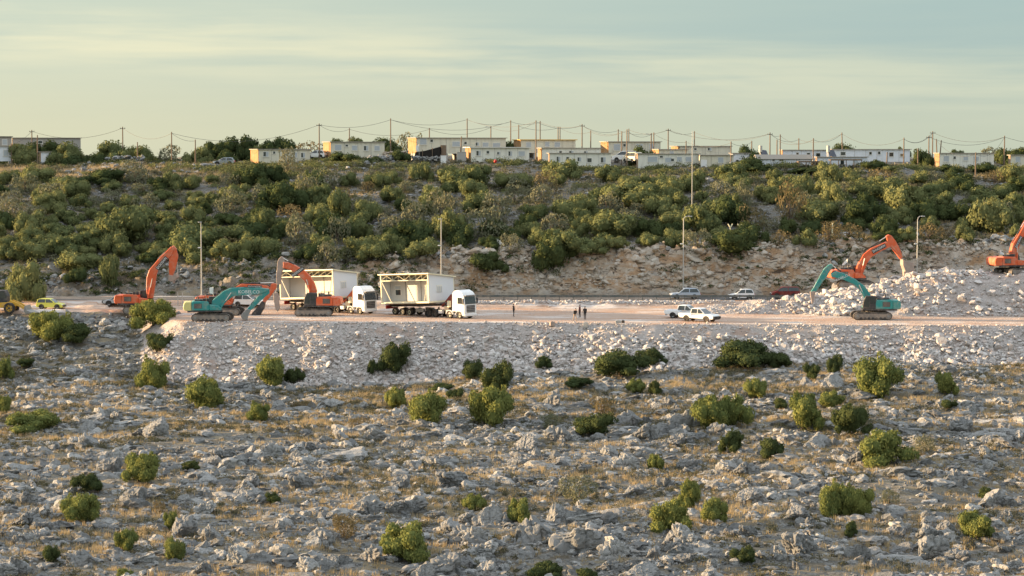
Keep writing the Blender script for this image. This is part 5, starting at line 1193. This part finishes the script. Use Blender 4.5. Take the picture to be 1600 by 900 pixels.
# ------------------------------------------------------------------ houses on the ridge
M['hend_sunlit'] = paint('sunlit tint of house ends', (.31, .165, .055), .8, dust=.3, scale=.9)  # house end colour with the golden evening sunlight painted in
def house(label, pxl, pxc, pxr, pt, pb, d, wall, wins=(), end=None, roof='hroof', over=.25, pitch=0., plinth=True, W=None, name='caravan_house', cat='house', group='mobile houses on the ridge', lines=0, doors=()):
    """pxl..pxc is the visible end wall, pxc..pxr the long front; windows as (px, py, w, h, kind) in photo pixels"""
    s = ppm(d); al = R(20) if pxc - pxl > 1.5 else 0.
    L = (pxr - pxc) / s / math.cos(al); Wd = W or ((pxc - pxl) / s / math.sin(al) if al else 3.6)
    Wd = min(Wd, 7.5); h = (pb - pt) / s; c = at(pxc, pb, d)
    r = thing(name, label, cat, c, al, group)        # origin: near corner of the front, at floor level
    g = min(gz(c.x + math.cos(al) * q, d + math.sin(al) * q) for q in (0, L / 2, L)) - c.z - .4
    m = M[wall]; b = MB()
    if pitch: b.prism([(0, 0), (Wd, 0), (Wd, h), (Wd / 2, h + pitch), (0, h)], 0, 1, m); ob = None
    else: b.box((L / 2, Wd / 2, h / 2), (L, Wd, h), m)
    if pitch:
        b = MB(); vs = [(x, y, z) for x in (0, L) for (y, z) in ((0, 0), (Wd, 0), (Wd, h), (Wd / 2, h + pitch), (0, h))]
        b.add(vs, [(0, 1, 2, 3, 4), (5, 9, 8, 7, 6)] + [(i, i + 5, (i + 1) % 5 + 5, (i + 1) % 5) for i in range(5)], m)
    wl2 = b.build('wall', r)
    rf = MB()
    if pitch:
        for q0, q1 in ((-over, Wd / 2), (Wd + over, Wd / 2)):
            z0 = h - pitch * over / (Wd / 2); P3 = [(-over, q0, z0 + .02), (L + over, q0, z0 + .02), (L + over, q1, h + pitch + .02), (-over, q1, h + pitch + .02)]
            rf.panel(P3 if q0 < q1 else P3[::-1], .10, roof)
    else: rf.box((L / 2, Wd / 2, h + .07), (L + 2 * over, Wd + 2 * over, .13), roof)
    rf.build('roof', r)
    if g < -.15:
        n = max(2, int(L / 2.6))
        if plinth:
            for i in range(n + 1):
                p2 = MB(); p2.box((.2 + (L - .4) * i / n, Wd / 2, g / 2), (.4, Wd - .3, -g), 'concrete'); p2.build('plinth', r)
        else: p2 = MB(); p2.box((L / 2, Wd / 2, g / 2 - .01), (L - .1, Wd - .1, -g), 'hgrey'); p2.build('plinth', r)
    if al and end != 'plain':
        e = MB(); e.box((-.03, Wd / 2, h / 2), (.05, Wd - .04, h - .04), M[end or 'hend_sunlit'])  # thin sheet over the end wall, carries the painted sunlight
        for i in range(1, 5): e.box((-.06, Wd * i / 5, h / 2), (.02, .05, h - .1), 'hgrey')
        e.build('sunlit_end_sheet', r)
    if lines:
        for i in range(1, lines): q = MB(); q.box((L * i / lines, -.008, h / 2), (.05, .02, h - .05), 'hgrey'); q.build('wall_joint', wl2)
    for w in wins:
        px, py, wp, hp, kd = w; x = (px - pxc) / s / math.cos(al); z = (pb - py) / s; ww, hh = wp / s, hp / s
        f = MB(); f.box((x, -.015, z), (ww + .16, .07, hh + .16), 'hroofw'); fo = f.build('window', r)
        q = MB()
        if kd == 'd': q.box((x, -.055, z), (ww, .02, hh), 'glass')
        elif kd == 's': q.box((x, -.055, z), (ww, .02, hh), 'pale_blind')
        else: q.box((x - ww / 4, -.055, z), (ww / 2 - .02, .02, hh), 'glass'); q.box((x + ww / 4, -.055, z), (ww / 2 - .02, .02, hh), 'pale_blind')
        q.build('pane', fo); q = MB(); q.box((x, -.03, z - hh / 2 - .10), (ww + .3, .14, .06), 'hroofw'); q.build('sill', fo)
    for px, pt2, wp in doors:
        x = (px - pxc) / s; hh = (pb - pt2) / s; f = MB(); f.box((x, -.03, hh / 2 + .02), (wp / s, .07, hh), 'white'); do = f.build('door', r)
        f = MB(); f.box((x + wp / s * .35, -.08, hh * .48), (.08, .06, .12), 'dark'); f.build('handle', do)
    return r
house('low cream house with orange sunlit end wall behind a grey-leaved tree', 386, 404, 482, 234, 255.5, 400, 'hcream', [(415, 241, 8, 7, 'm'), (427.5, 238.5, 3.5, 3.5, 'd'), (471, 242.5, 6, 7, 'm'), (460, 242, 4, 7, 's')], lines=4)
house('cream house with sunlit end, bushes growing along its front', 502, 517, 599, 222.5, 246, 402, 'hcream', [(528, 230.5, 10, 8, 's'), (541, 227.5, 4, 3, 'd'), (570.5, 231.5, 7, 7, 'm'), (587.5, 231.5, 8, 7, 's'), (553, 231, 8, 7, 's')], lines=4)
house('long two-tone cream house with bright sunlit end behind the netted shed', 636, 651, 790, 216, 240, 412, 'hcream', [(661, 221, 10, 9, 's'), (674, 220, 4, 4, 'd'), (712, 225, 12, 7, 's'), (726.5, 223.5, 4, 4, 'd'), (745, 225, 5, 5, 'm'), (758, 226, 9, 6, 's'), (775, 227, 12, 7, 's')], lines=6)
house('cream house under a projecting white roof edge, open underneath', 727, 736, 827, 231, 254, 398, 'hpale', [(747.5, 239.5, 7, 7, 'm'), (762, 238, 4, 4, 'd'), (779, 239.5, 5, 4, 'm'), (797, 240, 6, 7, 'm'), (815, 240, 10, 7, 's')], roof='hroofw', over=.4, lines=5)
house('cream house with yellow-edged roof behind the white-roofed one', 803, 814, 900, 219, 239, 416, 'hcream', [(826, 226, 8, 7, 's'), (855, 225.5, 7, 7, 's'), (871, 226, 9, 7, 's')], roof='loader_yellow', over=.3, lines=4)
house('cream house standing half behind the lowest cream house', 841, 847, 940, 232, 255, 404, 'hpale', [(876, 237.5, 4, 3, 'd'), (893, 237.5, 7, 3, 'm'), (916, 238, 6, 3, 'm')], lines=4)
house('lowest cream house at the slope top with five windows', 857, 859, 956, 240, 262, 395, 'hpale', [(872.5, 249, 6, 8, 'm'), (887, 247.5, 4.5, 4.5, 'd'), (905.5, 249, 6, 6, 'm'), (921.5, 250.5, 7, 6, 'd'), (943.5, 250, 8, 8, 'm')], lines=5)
house('cream house with bright yellow sunlit end wall, taller behind the van', 940, 951, 1034, 222, 243, 414, 'hcream', [(964, 230, 10, 9, 's'), (976, 227, 4, 4, 'd'), (1000, 229, 10, 7, 's'), (1020, 229, 8, 7, 's')], lines=4)
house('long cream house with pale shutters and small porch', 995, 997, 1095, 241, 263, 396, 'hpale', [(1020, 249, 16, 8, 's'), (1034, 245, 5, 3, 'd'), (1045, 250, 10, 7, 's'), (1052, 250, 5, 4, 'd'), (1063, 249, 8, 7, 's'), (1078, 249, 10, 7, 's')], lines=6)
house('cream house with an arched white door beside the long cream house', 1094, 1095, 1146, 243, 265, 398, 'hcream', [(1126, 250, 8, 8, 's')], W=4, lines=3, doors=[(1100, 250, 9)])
house('cream house with small orange sunlit end behind the long cream house', 1051, 1062, 1145, 229, 243, 420, 'hcream', [(1087, 233, 4, 3, 'd'), (1110, 233, 6, 4, 'm')], lines=4)
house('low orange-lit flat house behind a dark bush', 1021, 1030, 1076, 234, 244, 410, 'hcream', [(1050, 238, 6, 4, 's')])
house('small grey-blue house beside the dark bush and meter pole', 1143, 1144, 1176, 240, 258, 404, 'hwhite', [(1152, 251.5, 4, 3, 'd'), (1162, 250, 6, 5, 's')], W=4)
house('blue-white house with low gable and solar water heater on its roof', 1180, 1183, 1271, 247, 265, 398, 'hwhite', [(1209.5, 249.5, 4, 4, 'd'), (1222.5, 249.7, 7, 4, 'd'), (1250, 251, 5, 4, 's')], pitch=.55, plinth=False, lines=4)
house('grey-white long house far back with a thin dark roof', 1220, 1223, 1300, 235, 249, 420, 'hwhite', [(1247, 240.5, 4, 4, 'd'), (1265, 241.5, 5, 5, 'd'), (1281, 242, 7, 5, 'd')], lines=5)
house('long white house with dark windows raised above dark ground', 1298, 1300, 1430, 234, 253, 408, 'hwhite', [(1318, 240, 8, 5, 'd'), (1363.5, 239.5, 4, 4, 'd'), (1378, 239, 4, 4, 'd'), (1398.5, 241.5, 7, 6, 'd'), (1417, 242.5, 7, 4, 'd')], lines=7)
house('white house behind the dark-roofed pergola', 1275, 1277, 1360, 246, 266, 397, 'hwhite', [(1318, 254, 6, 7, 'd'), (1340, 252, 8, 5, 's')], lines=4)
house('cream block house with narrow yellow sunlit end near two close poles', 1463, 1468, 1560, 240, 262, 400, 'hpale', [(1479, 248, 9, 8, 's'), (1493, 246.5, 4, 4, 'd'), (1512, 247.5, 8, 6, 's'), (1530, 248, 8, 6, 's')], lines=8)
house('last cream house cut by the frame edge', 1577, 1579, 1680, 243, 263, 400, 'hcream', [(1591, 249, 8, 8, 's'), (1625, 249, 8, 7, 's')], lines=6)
house('white hut with grey side at the far end of the ridge', -60, -58, 11, 229, 252, 402, 'hwhite', [(4, 239, 7, 9, 's'), (-20, 239, 8, 8, 's')], roof='hgrey')
house('dark grey building behind the white hut', -50, -48, 13, 214, 230, 418, 'hgrey', [(3, 222, 7, 8, 's')], roof='dark')
house('long flat grey-brown building behind the dark trees', 18, 20, 119, 216, 240, 424, 'hgrey', [(60, 222, 6, 4, 'd'), (100, 222, 6, 4, 'd')], name='flat_building', cat='building')
house('small white shed among the ridge bushes below the tall pole', 62, 64, 78, 238, 254, 403, 'hwhite', [], W=2.2, name='shed', cat='shed', doors=[(70, 242, 5)])
# netted shed, stone walls, box, pergolas, water heaters
p = at(645, 246, 403); ns = thing('netted_shed', 'black netted shed with sloping top in front of the cream house', 'shed', (p.x, 403, gz(p.x, 403)))
s_ = ppm(403); b = MB(); b.prism([(0, 0), (45 / s_, 0), (45 / s_, 3.0), (20 / s_, 2.2), (4 / s_, 1.9)], 0, 3.4, 'net'); b.build('net', ns)
b = MB()
for x in (0, 1.8, 3.6, 5.3): b.tube((x, -.06, 0), (x, -.06, 2.0 + .2 * x), .06, 'wood', n=5)
b.build('post', ns); b = MB(); b.box((47.5 / s_, 1.2, 1.9), (1.0, 2.4, 2.6), 'wood'); b.build('plank_side', ns)
def drywall(label, px0, px1, pt, pb, d, mat='limestone', name='stone_wall'):
    a, c = at(px0, pb, d), at(px1, pb, d); n = 60; L = c.x - a.x; hh = (pb - pt) / ppm(d)
    P = np.stack([rng.uniform(a.x, c.x, n * 2), d + rng.normal(0, .25, n * 2), np.zeros(n * 2)], 1); P[:, 2] = H(P[:, 0], P[:, 1]) + rng.uniform(0, 1, n * 2) * hh * .85
    sc = np.stack([rng.uniform(.25, .5, n * 2)] * 3, 1) * np.array([1.2, .9, .75])
    V, Fc, T = place_many(RUB, P, sc, rng.uniform(0, 6.28, n * 2), rng.normal(0, .2, n * 2), rng.random(n * 2))
    return tag(link(name, np_mesh(name, V, Fc, [M[mat]], False, T)), label, 'wall')
drywall('dry stone wall below the leafy-fronted cream house', 575, 616, 246, 257, 399); drywall('dry stone wall under the black netted shed', 645, 692, 247, 257, 400); drywall('reddish pile of bricks beside the netted shed', 600, 637, 226, 244, 405, 'cliffrock', 'brick_pile')
drywall('bank of white stones on the ridge between dark bushes', 165, 224, 241, 253, 402); drywall('pale stones heaped under the silver car', 314, 345, 259, 265, 396)
b = MB(); p = at(693, 257, 398.5); b.box((0, 0, .75), (1.0, .8, 1.5), 'white'); b.box((0, 0, 1.54), (1.1, .9, .08), 'hroofw'); o = b.build('cabinet', None, .02); o.location = (p.x, 398.5, gz(p.x, 398.5)); tag(o, 'white metal cabinet standing by the stone wall', 'cabinet')
b = MB(); p = at(727, 254, 397.5); b.box((0, 0, .9), (1.7, 1.2, 1.8), 'concrete'); b.box((0, 0, 1.84), (1.8, 1.3, .08), 'concrete'); o = b.build('concrete_shed', None, .02); o.location = (p.x - .7, 398.5, gz(p.x, 398.5)); tag(o, 'plain grey concrete shed at the sunlit end of the white-roofed house', 'shed')
p = at(774, 262, 396); V, Fc = ICO[3]; b = MB(); b.add([(v[0] * .28, v[1] * .28, v[2] * .32 + .5) for v in V], [tuple(f) for f in Fc], 'lampred'); b.tube((0, 0, -.1), (0, 0, .3), .04, 'dark'); o = b.build('red_ball', None, 0, True); o.location = (p.x, 394.5, gz(p.x, 394.5) + .5); tag(o, 'small round pinkish red ball on a stake under the white-roofed house', 'marker')  # small red ball on a stake, use unknown
def pergola(label, px0, px1, pt, pb, d, n):
    a, c = at(px0, pb, d), at(px1, pb, d); L = c.x - a.x; z = gz((a.x + c.x) / 2, d); h = at(px0, pt, d).z - z
    r = thing('pergola', label, 'pergola', (a.x, d, z)); b = MB(); b.box((L / 2, 1., h), (L, 2.6, .18), 'wood')
    for i in range(12): b.box((L * (i + .5) / 12, 1., h + .13), (.10, 2.9, .08), 'dark')
    b.build('roof', r)
    for i in range(n):
        q = MB(); q.box((.1 + (L - .2) * i / (n - 1), -.1, h / 2), (.14, .14, h - .2), 'wood'); q.build('post', r)
pergola('dark-roofed pergola in front of the white house', 1297, 1347, 250, 266, 394, 5); pergola('narrow flat pergola at the side of the blue-white house', 1247, 1284, 253, 265, 395, 4)
def heater(label, px, pb, d):
    p = at(px, pb, d); r = thing('solar_heater', label, 'water heater', p, 0, 'solar water heaters'); b = MB(); b.tube((0, .8, 1.0), (0, .8, 2.2), .32, 'galv', n=10); b.build('tank', r)
    b = MB(); b.panel([(.2, .2, .3), (1.5, .2, .1), (1.1, 1.2, 1.3), (-.2, 1.2, 1.5)], .06, 'solar'); b.build('panel', r); b = MB()
    for x, y, z in ((-.15, 1.1, 1.4), (.25, .25, .25), (1.1, 1.1, 1.2), (.0, .8, 1.0)): b.tube((x, y, -.15), (x, y, z), .04, 'galv', n=5)
    b.build('stand', r)
heater('solar water heater with upright tank on the blue-white house', 1189, 246.5, 399.5); heater('solar water heater on the long white back house', 1295, 246.5, 398.5)

# ------------------------------------------------------------------ poles and wires along the ridge
PO = {}
POLES = [(0, 50, 203, 228, 416, 1, 0), (1, 59, 211, 256, 402, 0, 0), (2, 192, 198, 243, 410, 1, 0), (3, 215, 222, 250, 404, 0, 0), (4, 268.5, 206, 256, 401, 0, 0), (5, 305.5, 218, 260, 400, 0, 0), (6, 18, 224, 246, 404, 0, 0),
         (7, 499, 193, 248, 403, 1, 0), (8, 546, 200, 224, 424, 0, 0), (9, 610.5, 185, 234, 410, 0, 0), (10, 671, 200, 226, 418, 0, 0), (11, 730, 185, 216, 424, 0, 0), (12, 719, 213, 246, 404, 0, 3), (13, 767, 197, 218, 428, 0, -1),
         (14, 798, 188, 222, 426, 0, 0), (15, 810.5, 195, 216, 430, 0, 0), (16, 837.5, 188, 240, 407, 0, 0), (17, 844, 189, 218, 430, 0, 0), (18, 872, 198, 219, 430, 0, 0), (19, 875, 198, 219, 434, 0, 0), (20, 909.5, 194, 232, 415, 1, 0), (21, 923, 204, 231, 420, 0, 0),
         (22, 966, 202, 222, 430, 0, 0), (23, 971.5, 205, 242, 409, 0, 0), (24, 979.5, 202, 255, 400, 0, 0), (25, 982.5, 201, 226, 432, 0, 0), (26, 1017.5, 208, 240, 409, 0, -1), (27, 1021.5, 207, 240, 413, 0, 0), (28, 1044, 201, 232, 424, 1, 0), (29, 1072, 220, 241, 408, 0, 0),
         (30, 1085, 205, 230, 428, 0, 0), (31, 1142, 221, 272, 395, 0, 0), (32, 1174.5, 220, 244, 408, 0, 0), (33, 1203, 207, 238, 412, 1, 0), (34, 1214, 218, 238, 418, 0, 0), (35, 1219, 210, 238, 416, 0, 0), (36, 1248, 216, 236, 426, 0, 0), (37, 1270.5, 216, 266, 396, 0, 0),
         (38, 1317, 207, 240, 414, 0, -2), (39, 1412, 215, 256, 404, 0, 0), (40, 1451, 212, 258, 403, 1, 0), (41, 1457, 205, 240, 412, 1, 0), (42, 1465, 217, 242, 406, 0, -3), (43, 1467.5, 219, 242, 406, 0, 4), (44, 1569, 212, 260, 403, 0, 0), (45, 1524, 238, 290, 388, 0, 0),
         (46, 1385, 238, 264, 397, 0, 2), (47, 1434, 232, 260, 400, 0, 0), (48, 451, 252, 272, 392, 0, 0)]
for i, px, pt, pb, d, cr, tl in POLES:
    lk = ('crossarmed' if cr else 'leaning' if abs(tl) > 1 else 'lamp-carrying' if tl == -1 else 'plain') + (' tall' if pb - pt > 42 else ' short' if pb - pt < 24 else '') + ' wooden utility pole'
    r, tp = post('utility_pole', None, 'utility pole', px, pt, d, .13, 'wood', pb=pb, tilt=R(tl if abs(tl) > 1 else 0), group='utility poles on the ridge', cross=bool(cr), box=1.6 if i in (31, 37) else None, lampa=-.7 if tl == -1 else 0)
    later(r, lk, 'beside the ' + near_name(px, HILL_MARKS), pb - pt); PO[i] = tp
WIRES = [(0, 6, .4), (2, 0, 1.6), (2, 4, 1.5), (4, 5, .5), (4, 7, 2.2), (7, 9, .9), (7, 8, .8), (8, 10, 1.2), (9, 11, 1.0), (9, 14, 1.8), (10, 13, 1.2), (11, 14, .8), (11, 16, 1.2), (14, 17, .5), (13, 16, 1.2), (15, 18, .6), (16, 20, .9), (17, 20, .7), (19, 21, .7), (20, 22, .8), (20, 24, 1.2), (21, 23, .7), (22, 28, .9), (24, 26, .8), (25, 28, .8),
         (27, 29, .6), (28, 30, .6), (28, 33, 1.5), (30, 33, 1.4), (29, 31, .8), (31, 32, .6), (33, 35, .3), (33, 36, .9), (35, 37, 1.1), (34, 37, .8), (36, 38, 1.0), (37, 38, .9), (38, 39, 1.6), (39, 40, .9), (40, 41, .2), (39, 41, 1.2), (41, 44, 1.3), (42, 45, 1.5), (40, 44, 1.5), (44, 45, 1.6)]
P_ = at(1700, 214, 405); PO[99] = P_; WIRES += [(44, 99, 1.2)]
for i, (a, b_, sag) in enumerate(WIRES):
    A, B = PO[a] - Vector((0, 0, .25)), PO[b_] - Vector((0, 0, .25)); n = 12
    pts = [A.lerp(B, t / n) - Vector((0, 0, sag * 4 * (t / n) * (1 - t / n))) for t in range(n + 1)]
    mb = MB(); mb.path([q - A for q in pts], .028, 'wire', 5); o = mb.build('overhead_wire'); o.location = A
    mx = 800 + (A.x + B.x) / 2 / (A.y + B.y) * 2 * F
    tag(o, None, 'wire', 'overhead wires on the ridge'); later(o, 'sagging overhead wire between two poles', 'over the ' + near_name(mx, HILL_MARKS), (B - A).length)
settle_labels()
